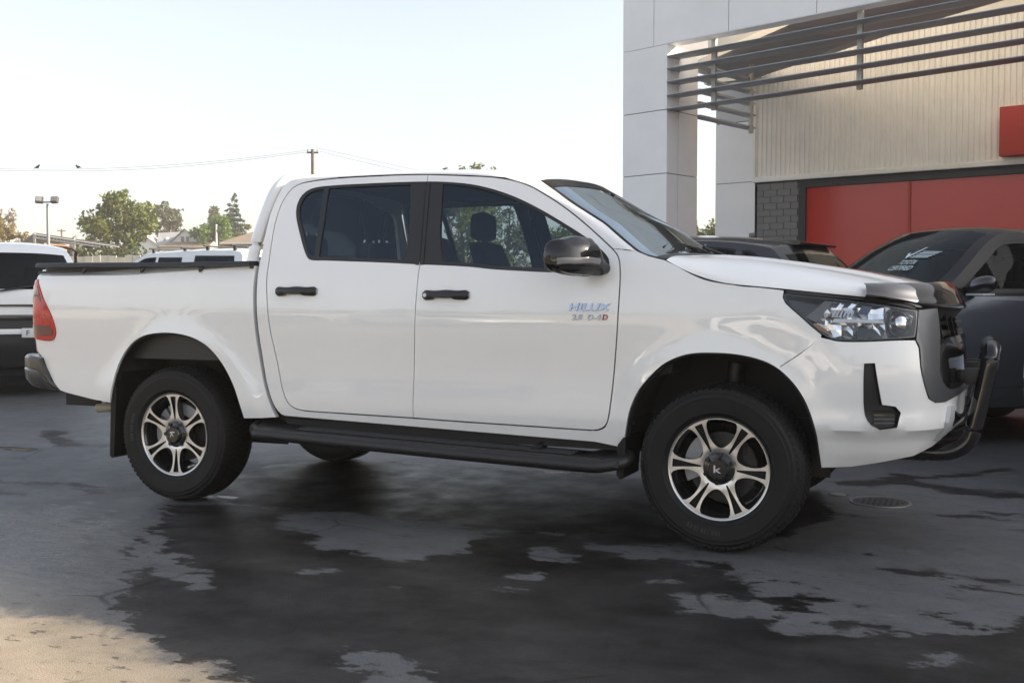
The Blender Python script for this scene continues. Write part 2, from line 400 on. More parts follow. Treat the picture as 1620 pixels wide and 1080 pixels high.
# ribbed cladding
V = []; F = []; pit = .088; k = 0; x = .135
pts = []
while x < 7.9:
    pts += [(x, 0), (x+.034, 0), (x+.046, .018), (x+.076, .018)]; x += pit
for px_, py_ in pts: V += [MW @ Vector((px_, py_-.01, 3.35)), MW @ Vector((px_, py_-.01, 5.62))]
F = [(2*i, 2*i+2, 2*i+3, 2*i+1) for i in range(len(pts)-1)]
obj('ribbed_cladding', V, F, M_CLAD, B)
bbox('wall_backing', (.135, .02, 3.2), (8, .4, 5.62), M_JOINT, M=MW)
bbox('flashing', (.10, -.05, 3.255), (8, .02, 3.352), M_CLAD, M=MW, ch=.01)
bbox('cladding_trim', (.10, -.03, 3.352), (.145, .012, 5.3), M_CLAD, M=MW)
# painted brick pier, laid brick by brick
pier = bbox('brick_pier', (.17, .03, 0), (.955, .30, 3.262), M_MORT, M=MW)
bw, bh, gap = .248, .112, .007; row = 0; z = .02; bmesh_cache = {}
while z+bh < 3.262:
    x = .172-(bw+gap)*(.5 if row % 2 else 0)
    while x < .95:
        x0, x1 = max(x, .172), min(x+bw, .953)
        if x1-x0 > .03:
            key = round(x1-x0, 3)
            if key not in bmesh_cache:
                t_ = MB(); t_.box((0, 0, 0), (x1-x0, .026, bh), ch=.004); o = t_.build('brick', M_BRICK, pier); bmesh_cache[key] = o.data
            else: o = obj('brick', None, None, None, pier, me=bmesh_cache[key])
            o.matrix_basis = MW @ Matrix.Translation((x0, .008+random.uniform(-.003, .003), z))
        x += bw+gap
    z += bh+gap; row += 1
# red shop window
wn = bbox('shop_window', (.955, .06, 0), (8, .20, 3.262), M_WFRAME, M=MW)
bbox('window_frame', (.958, .0, 3.115), (8, .0605, 3.18), M_WFRAME, wn, MW); bbox('window_frame', (.958, 0, 0), (1.085, .0605, 3.114), M_WFRAME, wn, MW)
for a, b_ in ((1.088, 2.842), (2.888, 4.75), (4.80, 6.7)):
    bbox('window_pane', (a, .045, .25), (b_, .058, 3.113), M_REDW, wn, MW)
for a in (2.845, 4.753): bbox('window_mullion', (a, .02, .25), (a+.04, .0595, 3.113), M_REDS, wn, MW)
# gutter shadow board under the flashing
bbox('head_board', (.958, .022, 3.182), (8, .055, 3.253), M_WFRAME, M=MW)
# red box sign
s = bbox('wall_sign', (4.31, -.30, 3.37), (6.6, -.045, 4.13), M_REDS, B, MW, ch=.012)
s.parent = None; s['label'] = 'plain red box sign fixed on the cream ribbed cladding'; s['category'] = 'sign'
# ------------------------------------------------------------------ ground: worn asphalt, washed wet in patches
WET = [(2.12, -3.09), (2.03, -3.07), (1.93, -2.99), (1.81, -3.01), (1.67, -3.01), (1.52, -2.86), (1.45, -2.88), (1.33, -2.79), (1.21, -2.63), (1.04, -2.42), (0.76, -2.1), (0.54, -1.81), (0.35, -1.51), (0.33, -1.35), (0.0, -0.94), (0.3, -0.81), (0.48, -0.83), (0.67, -0.87), (0.74, -0.78), (0.88, -0.78), (1.12, -0.93), (1.41, -0.91), (1.68, -0.89), (2.04, -0.89), (2.17, -0.8), (2.41, -0.85), (2.61, -1.07), (2.75, -1.14), (2.96, -1.05), (3.07, -1.16), (3.23, -1.26), (3.39, -1.45), (3.6, -1.64), (3.5, -1.68), (3.39, -1.6), (3.22, -1.58), (3.14, -1.61), (3.18, -1.73), (3.28, -1.84), (3.39, -1.84), (3.5, -1.77), (3.5, -1.89), (3.57, -1.96), (3.74, -1.86), (3.86, -1.77), (4.06, -1.75), (4.47, -1.3), (4.47, -2.99), (2.57, -3.82)]
DRY1 = [(0.74, -2.05), (0.47, -1.69), (0.44, -1.55), (0.63, -1.69), (0.82, -1.89), (0.96, -1.95), (1.06, -2.09), (1.13, -2.06), (1.27, -2.17), (1.33, -2.27), (1.29, -2.32), (1.2, -2.2), (0.99, -2.18)]
DRY2 = [(0.84, -1.01), (0.84, -0.75), (1.13, -0.83), (1.55, -0.91), (1.93, -0.88), (2.04, -1.32), (1.96, -1.43), (1.88, -1.57), (1.69, -1.57), (1.54, -1.48), (1.38, -1.51), (1.26, -1.35), (0.98, -1.24)]
DRY3 = [(2.25, -2.82), (2.2, -2.71), (2.38, -2.68), (2.52, -2.77), (2.64, -2.87), (2.74, -2.98), (2.5, -3.03), (2.43, -2.85)]
DRY4 = [(3.94, -2.09), (4.01, -1.98), (4.06, -2.04), (4.03, -2.1)]
SPOTS = [(1.63, -1.86), (2.05, -2.01), (2.43, -1.22), (2.46, -1.56), (2.46, -1.79), (3.02, -1.44), (3.26, -1.19)]
seam = [(3.68, 1.66), (3.91, 1.63), (4.33, 2.23)]
seam2 = [(3.42, 1.21), (3.73, 1.48), (4.0, 1.22), (4.4, 1.18)]
FILM = [(-0.77, -1.66), (-0.45, -1.14), (0.18, -1.42), (0.84, -2.19), (1.09, -2.55), (0.91, -2.58), (0.3, -2.53)]
def fld(P, poly):
    d = segdist(P, poly); return np.where(inside(P, np.asarray(poly)), d, -d)
def asphalt():
    m = bpy.data.materials.new('asphalt'); m.use_nodes = True; nt = m.node_tree; L = nt.links.new; b = nt.nodes['Principled BSDF']
    N = nt.nodes.new
    tc = N('ShaderNodeTexCoord'); at = N('ShaderNodeAttribute'); at.attribute_name = 'wet'; dr = N('ShaderNodeAttribute'); dr.attribute_name = 'drypatch'
    def noise(sc, det=5, ro=.6, st=None):
        n = N('ShaderNodeTexNoise'); n.inputs['Scale'].default_value = sc; n.inputs['Detail'].default_value = det; n.inputs['Roughness'].default_value = ro
        if st:
            mp = N('ShaderNodeMapping'); mp.inputs['Scale'].default_value = st; L(tc.outputs['Object'], mp.inputs[0]); L(mp.outputs[0], n.inputs['Vector'])
        else: L(tc.outputs['Object'], n.inputs['Vector'])
        return n.outputs['Fac']
    def rng_(x, a, b_, c, d): r_ = N('ShaderNodeMapRange'); r_.inputs[1].default_value = a; r_.inputs[2].default_value = b_; r_.inputs[3].default_value = c; r_.inputs[4].default_value = d; L(x, r_.inputs[0]); return r_.outputs[0]
    def math_(op, a, b_):
        n = N('ShaderNodeMath'); n.operation = op
        for i, q in enumerate((a, b_)):
            if isinstance(q, (int, float)): n.inputs[i].default_value = q
            else: L(q, n.inputs[i])
        return n.outputs[0]
    def mix(f, a, b_, bl='MIX'):
        n = N('ShaderNodeMix'); n.data_type = 'RGBA'; n.blend_type = bl
        if isinstance(f, (int, float)): n.inputs['Factor'].default_value = f
        else: L(f, n.inputs['Factor'])
        for k, q in (('A', a), ('B', b_)):
            if isinstance(q, tuple): n.inputs[k].default_value = q+(1,)
            else: L(q, n.inputs[k])
        return n.outputs['Result']
    # wet edge broken up by noise, then sharpened
    wn = math_('ADD', at.outputs['Fac'], math_('MULTIPLY', math_('SUBTRACT', noise(5.5, 9, .72, (1, 1.7, 1)), .5), .85))
    wn = math_('ADD', wn, math_('MULTIPLY', math_('SUBTRACT', noise(45, 4, .6), .5), .10))
    wet = rng_(wn, -.018, .03, 0, 1)
    pud = rng_(wn, .95, 1.05, 0, 1)
    dp = math_('ADD', dr.outputs['Fac'], math_('MULTIPLY', math_('SUBTRACT', noise(8, 8, .7), .5), .30)); pale = rng_(dp, -.02, .06, 0, 1)
    big = noise(.7, 5, .6); mid = noise(5, 6, .65); fine = noise(260, 3, .6); agg = N('ShaderNodeTexVoronoi'); agg.inputs['Scale'].default_value = 190; L(tc.outputs['Object'], agg.inputs['Vector'])
    c = mix(rng_(big, .3, .7, 0, 1), (.060, .0635, .070), (.100, .105, .113)); c = mix(rng_(mid, .35, .7, 0, .55), c, (.045, .044, .045)); c = mix(rng_(fine, .45, .70, 0, .75), c, (.22, .22, .22)); c = mix(rng_(noise(110, 4, .7), .5, .72, 0, .5), c, (.03, .03, .03)); c = mix(rng_(noise(28, 6, .7, (1, 1.5, 1)), .52, .72, 0, .45), c, (.035, .035, .036))
    sand = mix(rng_(mid, .3, .7, 0, 1), (.23, .195, .145), (.32, .275, .215)); c = mix(pale, c, sand)
    stn = rng_(noise(2.3, 7, .7, (1, 1.7, 1)), .50, .66, 0, .6); c = mix(stn, c, mix(.5, c, (.03, .028, .026)))
    c = mix(rng_(noise(9, 9, .74, (1, 1.9, 1)), .585, .62, 0, .72), c, (.020, .019, .019)); c = mix(rng_(noise(2.9, 9, .76, (1, 1.6, 1)), .60, .70, 0, .55), c, (.20, .205, .215))
    ck = N('ShaderNodeTexVoronoi'); ck.feature = 'DISTANCE_TO_EDGE'; ck.inputs['Scale'].default_value = .55
    wv = N('ShaderNodeMix'); wv.data_type = 'RGBA'; wv.inputs['Factor'].default_value = .10; L(tc.outputs['Object'], wv.inputs['A'])
    nz = N('ShaderNodeTexNoise'); nz.inputs['Scale'].default_value = 2.2; nz.inputs['Detail'].default_value = 8; L(tc.outputs['Object'], nz.inputs['Vector']); L(nz.outputs['Color'], wv.inputs['B']); L(wv.outputs['Result'], ck.inputs['Vector'])
    crack = math_('MULTIPLY', rng_(ck.outputs['Distance'], .0015, .006, 1, 0), rng_(noise(1.1, 3, .5), .50, .62, 0, .8)); c = mix(crack, c, (.012, .012, .012))
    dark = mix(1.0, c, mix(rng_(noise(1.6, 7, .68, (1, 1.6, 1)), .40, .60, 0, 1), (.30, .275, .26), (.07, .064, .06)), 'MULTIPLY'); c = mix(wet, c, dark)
    L(c, b.inputs['Base Color'])
    rw = rng_(noise(3.5, 5, .6), .3, .7, .30, .55); rd = rng_(noise(2.2, 6, .65), .3, .7, .40, .62)
    rmx = N('ShaderNodeMix'); rmx.data_type = 'FLOAT'; L(wet, rmx.inputs[0]); L(rd, rmx.inputs[2]); L(rw, rmx.inputs[3])
    rm2 = N('ShaderNodeMix'); rm2.data_type = 'FLOAT'; L(pud, rm2.inputs[0]); L(rmx.outputs[0], rm2.inputs[2]); rm2.inputs[3].default_value = .03; fa = N('ShaderNodeAttribute'); fa.attribute_name = 'film'; fm = rng_(math_('ADD', fa.outputs['Fac'], math_('MULTIPLY', math_('SUBTRACT', noise(6, 7, .7, (1, 2.2, 1)), .5), 1.5)), 0, .35, 0, 1); rm3 = N('ShaderNodeMix'); rm3.data_type = 'FLOAT'; L(fm, rm3.inputs[0]); L(rm2.outputs[0], rm3.inputs[2]); rm3.inputs[3].default_value = .2; L(rm3.outputs[0], b.inputs['Roughness'])
    spx = N('ShaderNodeMix'); spx.data_type = 'FLOAT'; L(wet, spx.inputs[0]); spx.inputs[2].default_value = .42; spx.inputs[3].default_value = .16; L(spx.outputs[0], b.inputs['Specular IOR Level'])
    bp = N('ShaderNodeBump'); bp.inputs['Distance'].default_value = .0035; L(math_('SUBTRACT', .62, math_('MULTIPLY', wet, .34)), bp.inputs['Strength'])
    L(math_('ADD', math_('MULTIPLY', agg.outputs['Distance'], .6), math_('MULTIPLY', fine, .5)), bp.inputs['Height']); L(bp.outputs[0], b.inputs['Normal'])
    return m
M_ASPH = asphalt()
gx = np.arange(-9, 9.01, .05); gy = np.arange(-7, 9.01, .05); XX, YY = np.meshgrid(gx, gy); Pg = np.stack([XX.ravel(), YY.ravel()], 1)
from mathutils import noise as mnoise
wob = np.array([mnoise.noise_vector(Vector((x*1.3, y*1.3, 0)))[:2] for x, y in Pg])*.09+np.array([mnoise.noise_vector(Vector((x*4.1, y*4.1, 3)))[:2] for x, y in Pg])*.035
Pw = Pg+wob
f = fld(Pw, A(WET))
for d in (DRY1, DRY2, DRY3, DRY4): f = np.minimum(f, -fld(Pw, A(d)))
under = fld(Pw, A([(.42, -.86), (.95, -.80), (1.4, -.86), (1.9, -.84), (2.3, -.80), (2.62, -.95), (2.85, -.80), (3.3, -.45), (3.45, .1), (3.3, .85), (.2, .9), (-.3, .6), (-.25, -.3)])); f = np.maximum(f, np.where(fld(Pw, A(DRY2)) > -.02, f, under))  # wet patch under the truck, its darkness also paints in the truck's shade
for (x, y), r_ in zip(SPOTS, (.05, .02, .11, .07, .04, .06, .09)): f = np.minimum(f, np.hypot(Pw[:, 0]-x, (Pw[:, 1]-y)*1.2)-r_)
def line(P, w_): return w_-segdist(Pw, A(P), False)
for P, w_ in ((seam, .05), (seam2, .11), ([(-1.5, -.8), (-1.0, -.72), (-.6, -.9)], .05), ([(-3.2, 1.2), (-2.4, .6), (-1.5, .9)], .10), ([(-2.2, -.9), (-1.6, -1.15), (-1.0, -1.1)], .06)): f = np.maximum(f, line(P, w_))
for (x, y, a, b_) in ((4.02, -.92, .10, .035), (4.14, -.94, .07, .03), (3.5, -.72, .11, .03), (4.12, .41, .14, .05), (4.3, .55, .12, .04), (3.62, .25, .09, .025), (3.75, -1.77, .08, .03), (3.6, -1.5, .06, .03), (3.95, -1.5, .05, .03), (4.1, -1.62, .06, .03), (3.4, -1.3, .05, .02), (4.45, .1, .08, .05), (.95, -.72, .16, .07), (.8, -1.0, .12, .04), (1.35, -.6, .14, .06)): f = np.maximum(f, (1-np.hypot((Pw[:, 0]-x)/a, (Pw[:, 1]-y)/b_))*min(a, b_))
for k in range(16):      # dotted tyre print running to the right
    u = k/15; x = 3.80+.58*u; y = -.90-.26*u; f = np.maximum(f, (1-np.hypot((Pg[:, 0]-x)/.035, (Pg[:, 1]-y)/.022))*.03)
for k in range(5):       # tread bars beside the front wheel
    for j in range(4): x = 2.92+.055*k+.03*j; y = -.93-.04*k-.045*j; f = np.maximum(f, (1-np.hypot((Pg[:, 0]-x)/.03, (Pg[:, 1]-y)/.014))*.03)
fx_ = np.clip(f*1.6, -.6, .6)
pd = np.full(len(Pg), -1.)
for (x, y, a, b_) in ((.20, -.64, .10, .045), (.08, -.70, .05, .03), (1.60, .90, .16, .05), (1.95, .95, .10, .03), (-.63, 1.41, .05, .03), (-.55, -.42, .05, .025), (-.9, -.25, .05, .02), (-1.15, .35, .16, .05), (-2.6, .3, .2, .05)):
    pd = np.maximum(pd, (1-np.hypot((Pw[:, 0]-x)/a, (Pw[:, 1]-y)/b_)))
fx_ = np.where(pd > -.2, np.maximum(fx_, 1.0+pd*.35), fx_)
dry = fld(Pw, A([(-.4, -2.42), (.80, -2.80), (1.25, -2.78), (1.52, -2.90), (1.55, -2.86), (1.67, -3.01), (1.81, -3.01), (1.93, -2.99), (2.03, -3.07), (2.12, -3.09), (2.6, -3.9), (2.9, -7.5), (-9.5, -7.5), (-9.5, .6)]))
nx, ny = len(gx), len(gy); F = [(j*nx+i, j*nx+i+1, (j+1)*nx+i+1, (j+1)*nx+i) for j in range(ny-1) for i in range(nx-1)]
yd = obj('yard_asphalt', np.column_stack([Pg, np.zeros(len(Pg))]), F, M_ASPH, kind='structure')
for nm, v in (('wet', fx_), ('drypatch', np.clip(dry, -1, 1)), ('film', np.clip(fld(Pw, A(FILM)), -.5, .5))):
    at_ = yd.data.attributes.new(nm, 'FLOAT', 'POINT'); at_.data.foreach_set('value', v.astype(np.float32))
yd['label'] = 'dark asphalt yard with wet washed patches'
# wide ground under and beyond it
gr_ = obj('ground', [(-700, -300, -.03), (700, -300, -.03), (700, 900, -.03), (-700, 900, -.03)], [(0, 1, 2, 3)], mat('far_ground', (.12, .11, .09), .9, var=.2, vscale=.3), kind='structure')
x0, x1, y0, y1 = -9, 9, -7, 9
V = [(-60, -45, 0), (60, -45, 0), (60, 60, 0), (-60, 60, 0), (x0, y0, 0), (x1, y0, 0), (x1, y1, 0), (x0, y1, 0)]
ap = obj('yard_apron', V, [(0, 1, 5, 4), (1, 2, 6, 5), (2, 3, 7, 6), (3, 0, 4, 7)], M_ASPH, kind='structure')
for nm, v in (('wet', [-.6]*8), ('drypatch', [1, 1, -1, -1, 1, 1, -1, -1]), ('film', [-.5]*8)):
    at_ = ap.data.attributes.new(nm, 'FLOAT', 'POINT'); at_.data.foreach_set('value', np.array(v, np.float32))
# manhole and drain cap
mh = thing('manhole_cover', 'round iron manhole cover set in the asphalt in front of the bumper', 'manhole cover', (3.655, .655, 0)); M_IRON = mat('cast_iron', (.05, .048, .046), .5, metal=.4, var=.3, vscale=20); M_RING = mat('worn_ring', (.20, .19, .17), .5, metal=.3)
b = MB(); b.lathe([(0, .004), (.150, .004), (.150, 0)], 40, Matrix.Rotation(pi/2, 4, 'X')); fix_normals(b.build('plate', M_IRON, mh, 40)); b = MB(); b.lathe([(.152, .001), (.152, .006), (.166, .006), (.168, .001)], 48, Matrix.Rotation(pi/2, 4, 'X')); fix_normals(b.build('rim_ring', M_RING, mh, 40))
b = MB()
for i in range(-4, 5):
    for j in range(-4, 5):
        if i*i+j*j < 17: b.box((i*.03-.009, j*.03-.009, .003), (i*.03+.009, j*.03+.009, .0065))
b.build('cover_studs', M_IRON, mh, kind='stuff')
dc_ = thing('drain_cap', 'small round metal drain cap in the asphalt left of the manhole', 'drain cap', (3.41, .81, 0)); b = MB(); b.lathe([(0, .005), (.045, .005), (.047, .001)], 24, Matrix.Rotation(pi/2, 4, 'X')); fix_normals(b.build('cap', M_RING, dc_, 40)); b = MB(); b.lathe([(.049, .001), (.055, .004), (.062, .001)], 24, Matrix.Rotation(pi/2, 4, 'X')); fix_normals(b.build('cap_ring', M_IRON, dc_, 40))
# ------------------------------------------------------------------ the white dual-cab pickup
T = thing('pickup_truck', 'large white dual-cab pickup truck in front with black nudge bar and black and silver wheels', 'pickup truck')
REAR_DOOR = [(1.49, 1.790), (1.348, 1.795), (1.23, 1.797), (.927, 1.796), (.727, 1.781), (.663, 1.756), (.629, 1.706), (.610, 1.639), (.606, 1.549), (.620, 1.40), (.629, 1.34), (.638, 1.212), (.649, 1.124), (.660, 1.037), (.674, .949), (.692, .862), (.711, .774), (.727, .695), (.743, .645), (.769, .592), (.81, .562), (.879, .551), (1.162, .546), (1.527, .541),
             (1.533, .761), (1.544, .96), (1.551, 1.126), (1.555, 1.299), (1.552, 1.330), (1.537, 1.442), (1.527, 1.510), (1.512, 1.625), (1.495, 1.752)]
FRONT_DOOR = [(1.49, 1.790), (1.607, 1.781), (1.74, 1.770), (1.871, 1.757), (1.974, 1.738), (2.076, 1.705), (2.145, 1.670), (2.247, 1.611), (2.35, 1.542), (2.448, 1.468), (2.516, 1.413), (2.565, 1.372), (2.592, 1.343), (2.607, 1.304), (2.614, 1.249), (2.615, 1.179), (2.608, 1.008), (2.592, .833), (2.573, .658), (2.560, .579), (2.543, .546), (2.511, .529), (2.477, .525), (2.194, .529), (1.793, .535), (1.527, .541)]
FRONT_DOOR = FRONT_DOOR+[(1.533, .761), (1.544, .96), (1.551, 1.126), (1.555, 1.299), (1.552, 1.330), (1.537, 1.442), (1.527, 1.510), (1.512, 1.625), (1.495, 1.752)]
REAR_WIN = [(1.492, 1.752), (1.416, 1.755), (1.152, 1.758), (.864, 1.755), (.776, 1.742), (.732, 1.709), (.716, 1.650), (.728, 1.593), (.766, 1.518), (.813, 1.437), (.857, 1.372), (.888, 1.348), (.981, 1.343), (1.353, 1.326), (1.548, 1.314), (1.537, 1.442), (1.510, 1.625)]
FRONT_WIN = [(1.498, 1.752), (1.597, 1.746), (1.749, 1.727), (1.89, 1.693), (2.032, 1.642), (2.174, 1.575), (2.311, 1.500), (2.414, 1.440), (2.470, 1.402), (2.526, 1.358), (2.552, 1.328), (2.560, 1.300), (2.553, 1.282), (2.531, 1.273), (2.389, 1.268), (2.272, 1.267), (2.15, 1.273), (1.964, 1.285), (1.842, 1.298), (1.685, 1.308), (1.556, 1.314), (1.542, 1.442), (1.515, 1.625)]
G_QUARTER = [(.866, 1.737), (.786, 1.724), (.752, 1.695), (.738, 1.648), (.748, 1.597), (.786, 1.522), (.832, 1.444), (.876, 1.379), (.900, 1.366), (.908, 1.366)]
G_REAR = [(1.400, 1.739), (1.152, 1.742), (.896, 1.740), (.938, 1.364), (1.353, 1.346), (1.462, 1.340), (1.440, 1.55)]
G_FRONT = [(1.592, 1.732), (1.749, 1.712), (1.885, 1.678), (2.025, 1.627), (2.165, 1.560), (2.300, 1.487), (2.40, 1.422), (2.44, 1.392), (2.44, 1.290), (2.272, 1.286), (2.15, 1.292), (1.964, 1.304), (1.842, 1.317), (1.685, 1.328), (1.640, 1.45), (1.610, 1.62)]
CAB_REAR = [(.634, 1.803), (.600, 1.785), (.588, 1.752), (.575, 1.667), (.568, 1.59), (.567, 1.50), (.569, 1.413), (.571, 1.321), (.574, 1.249), (.578, 1.151), (.586, 1.05), (.600, .905), (.627, .728), (.652, .643), (.688, .562), (.722, .525), (.747, .518)]
ARCHF = [(3.523, .404), (3.509, .544), (3.474, .665), (3.424, .757), (3.347, .835), (3.274, .873), (3.162, .897), (3.03, .902), (2.937, .892), (2.844, .855), (2.78, .802), (2.712, .722), (2.670, .634), (2.648, .54), (2.634, .463)]
ARCHR = [(-.457, .544), (-.427, .665), (-.379, .785), (-.300, .880), (-.202, .932), (-.075, .952), (.047, .950), (.165, .927), (.260, .881), (.338, .808), (.401, .719), (.448, .625), (.487, .494)]
HGAP = [(2.829, 1.315), (2.878, 1.293), (2.942, 1.258), (3.010, 1.229), (3.088, 1.212), (3.176, 1.201), (3.279, 1.190), (3.36, 1.180), (3.557, 1.161), (3.714, 1.146), (3.83, 1.132), (3.95, 1.112)]
HEADL = [(3.359, 1.146), (3.364, 1.167), (3.396, 1.163), (3.557, 1.146), (3.68, 1.131), (3.831, 1.111), (3.970, 1.092), (3.950, 1.03), (3.930, .975), (3.841, .968), (3.694, .961), (3.60, .961), (3.557, .970), (3.522, .990), (3.479, 1.026), (3.44, 1.062), (3.401, 1.096), (3.371, 1.124)]
GREY_OUT = [(3.974, 1.092), (3.952, 1.03), (3.933, .964), (3.950, .930), (3.953, .846), (3.976, .768), (4.005, .716), (4.05, .696), (4.14, .694), (4.30, .712), (4.50, .722), (S_END, .726)]
GREY_IN = [(S_END, .748), (4.50, .744), (4.30, .738), (4.17, .745), (4.10, .775), (4.065, .83), (4.085, .95), (4.125, 1.10)]
FOG = [(3.699, .866), (3.743, .868), (3.757, .78), (3.777, .690), (3.836, .682), (3.861, .655), (3.841, .592), (3.768, .583), (3.732, .602), (3.706, .645), (3.697, .757)]
LAMP = [(-1.045, 1.262), (-1.020, 1.235), (-.972, 1.148), (-.904, 1.054), (-.868, .965), (-.876, .918), (-.909, .893), (-1.044, .899), (-1.185, .915), (-1.185, 1.255)]
def on_side(P, off=0.): P = A(P); return S3(P[:, 0], P[:, 1], off)
HP = A([(2.10, -.60, 1.738), (2.209, -.646, 1.671), (2.318, -.692, 1.602), (2.459, -.748, 1.52), (2.527, -.779, 1.474), (2.598, -.816, 1.421), (2.682, -.853, 1.361), (2.742, -.862, 1.337), (2.812, -.868, 1.319)])
def rear_wall(s, z, off=0.):
    s = np.asarray(s, float); z = np.asarray(z, float); x = np.interp(z, [.5, .9, 1.3, 1.6, 1.75, 1.81], [.70, .605, .575, .572, .59, .63])-.03*(1-(s/.9)**2)-off
    return np.stack([x, -s, z], -1)
for sd in (1, -1):
    # ---- cab side: rear pillar and sill in one pressing
    P = sm(CAB_REAR, False)
    sill = A([(1.534, .496), (2.34, .474), (2.490, .470), (2.480, .5235)])
    inner = A([(2.477, .520), (2.194, .524), (1.793, .530), (1.527, .536), (1.162, .541), (.879, .546)])
    rr = sm(REAR_DOOR[3:21], False)[::-1]
    rr = inset(np.vstack([rr, [(1.4, .6), (1.4, 1.5)]]), -.0045)[:len(rr)]
    cab = np.vstack([P, sill, inner, rr, [(.93, 1.802), (.78, 1.806)]])
    panel('cab_side', cab, M_WHITE, T, sd, h=.035, depth=.02)
    # ---- doors
    for nm, outl, win, glasses in (('rear_door', REAR_DOOR, REAR_WIN, (G_QUARTER, G_REAR)), ('front_door', FRONT_DOOR, FRONT_WIN, (G_FRONT,))):
        O = inset(sm(outl), .0022); Wn = sm(win)
        d = panel(nm, O, M_WHITE, T, sd, holes=[Wn], h=.03, depth=.022)
        gl = [sm(g) for g in glasses]
        panel('window_frame', inset(Wn, .0005), M_BLACKP, d, sd, holes=gl, h=.05, off=-.003, depth=.02)
        zz = np.linspace(1.752, 1.312, 12); se = np.interp(-zz, [-1.79, -1.752, -1.625, -1.51, -1.442, -1.33, -1.299], [1.49, 1.495, 1.512, 1.527, 1.537, 1.552, 1.555]); a_ = -.0028 if nm == 'rear_door' else .0028; q_ = -.022 if nm == 'rear_door' else .022
        panel('pillar_applique', np.vstack([np.column_stack([se+a_, zz]), np.column_stack([se+q_, zz])[::-1]]), M_BLACKP, d, sd, h=.1, off=.0015, depth=.004)
        for g in gl: panel('window_pane', inset(g, -.004), M_GLASS_T, d, sd, h=.08, off=-.009, depth=0)
        # handle: black pull over a shallow cup
        hx, hz = (.832, 1.181) if nm == 'rear_door' else (1.719, 1.160)
        mb = MB(); rows = []
        for u in np.linspace(0, 1, 15):
            x = hx-.128+.256*u; half = .023+.004*cos(2*pi*u)**2-.012*max(0, 1-u/.06)**2-.012*max(0, 1-(1-u)/.10)**2
            up_ = .008*sin(pi*u)*0; lo = -half*.55 if .26 < u < .66 else -half
            stand = .012+.028*sin(pi*min(1, max(0, u)))**.5
            y0 = S3(x, hz)[1]
            rows.append([(x, y0+.004, hz+half), (x, y0-stand*.7, hz+half*.9), (x, y0-stand, hz+half*.35), (x, y0-stand, hz+lo*.45), (x, y0-stand*.7, hz+lo*.9), (x, y0+(.004 if not .26 < u < .66 else -stand*.35), hz+lo)])
        grid_obj('door_handle', mir(rows, sd), M_BLACKP, d, 50, flip=sd > 0)
        # half-moon finger cup above the handle, pressed in
        C = np.array([(hx-.015+.062*cos(t), hz+.010+.038*sin(t)) for t in np.linspace(0, pi, 14)])
        n = len(C); V = list(S3(C[:, 0], C[:, 1], .0008)); cc = A([(hx-.015, hz+.012)]); V.append(S3(cc[:, 0], cc[:, 1], -.012)[0])
        obj('handle_cup', mir(V, sd), [(i, i+1, n)[::1 if sd > 0 else -1] for i in range(n-1)], M_WHITE, d, 60)
        if nm == 'front_door' and sd > 0:
            mb = MB(); mb.lathe([(0, 0), (.010, 0), (.010, .004), (0, .004)], 14, Matrix.Translation((hx-.105, S3(hx-.105, hz)[1]-.030, hz))); mb.build('key_lock', M_SILVER, d, 40)
    # ---- black seal behind the gaps
    bz = A([1.752, 1.625, 1.51, 1.442, 1.33, 1.299, 1.126, .96, .761, .545]); bs = A([1.495, 1.512, 1.527, 1.537, 1.552, 1.555, 1.551, 1.544, 1.533, 1.527])
    panel('door_gap_seal', np.vstack([np.column_stack([bs[:5]-.0032, bz[:5]]), np.column_stack([bs[:5]+.0032, bz[:5]])[::-1]]), M_SHADOWGAP, T, sd, h=.2, off=.0025, depth=.003)
    full = sm([(.60, 1.80), (1.23, 1.806), (1.49, 1.799), (1.81, 1.772), (1.95, 1.75), (2.09, 1.71), (2.26, 1.613), (2.46, 1.473), (2.60, 1.36), (2.66, 1.2), (2.63, .80), (2.60, .56), (2.52, .50), (1.5, .52), (.78, .53), (.66, .70), (.60, 1.05), (.59, 1.5)])
    panel('door_seal', full, M_SHADOWGAP, T, sd, holes=[inset(sm(REAR_WIN), -.004), inset(sm(FRONT_WIN), -.004)], h=.08, off=-.019, depth=0)
    # ---- front fender
    fd_front = sm(FRONT_DOOR[11:23], False); fd_front = fd_front[::-1]
    fd_front = fd_front+np.array([.0045, 0]); fd_front[fd_front[:, 1] < .56] += np.array([.0, -.004])
    FEND = np.vstack([[(2.573, 1.374), (2.682, 1.361), (2.742, 1.337), (2.812, 1.319)], sm(HGAP[:8], False)-np.array([0, .003]), [(3.357, 1.146), (3.369, 1.121), (3.399, 1.093), (3.438, 1.059), (3.477, 1.023), (3.522, .986), (3.5195, .9712), (3.4248, .8995), (3.351, .8482)],
                      sm(ARCHF[4:], False), [(2.628, .450), (2.490, .470), (2.482, .518)], fd_front])
    panel('front_fender', FEND, M_WHITE, T, sd, h=.035, depth=.03)
    # ---- tub side wrapping round the rear corner
    tubfront = [(.554, 1.320), (.557, 1.253), (.558, 1.186), (.567, 1.05), (.582, .897), (.614, .708), (.650, .60), (.690, .507)]
    tub = np.vstack([sm(tubfront, False)-np.array([.006, 0]), [(.60, .500)], sm(ARCHR, False)[::-1], [(-.606, .557), (-.80, .588), (-.85, .600), (-.893, .628), (-.963, .73), (-.99, .787), (-1.16, .810), (-1.192, .812), (-1.192, 1.320)]])
    panel('tub_side', tub, M_WHITE, T, sd, holes=[sm(LAMP, corner=50)], h=.032, depth=.03)
    # ---- tail lamp
    Lp = inset(sm(LAMP, corner=50), .002)
    tl = panel('tail_lamp', Lp, M_RED, T, sd, h=.03, off=.006, depth=.03)
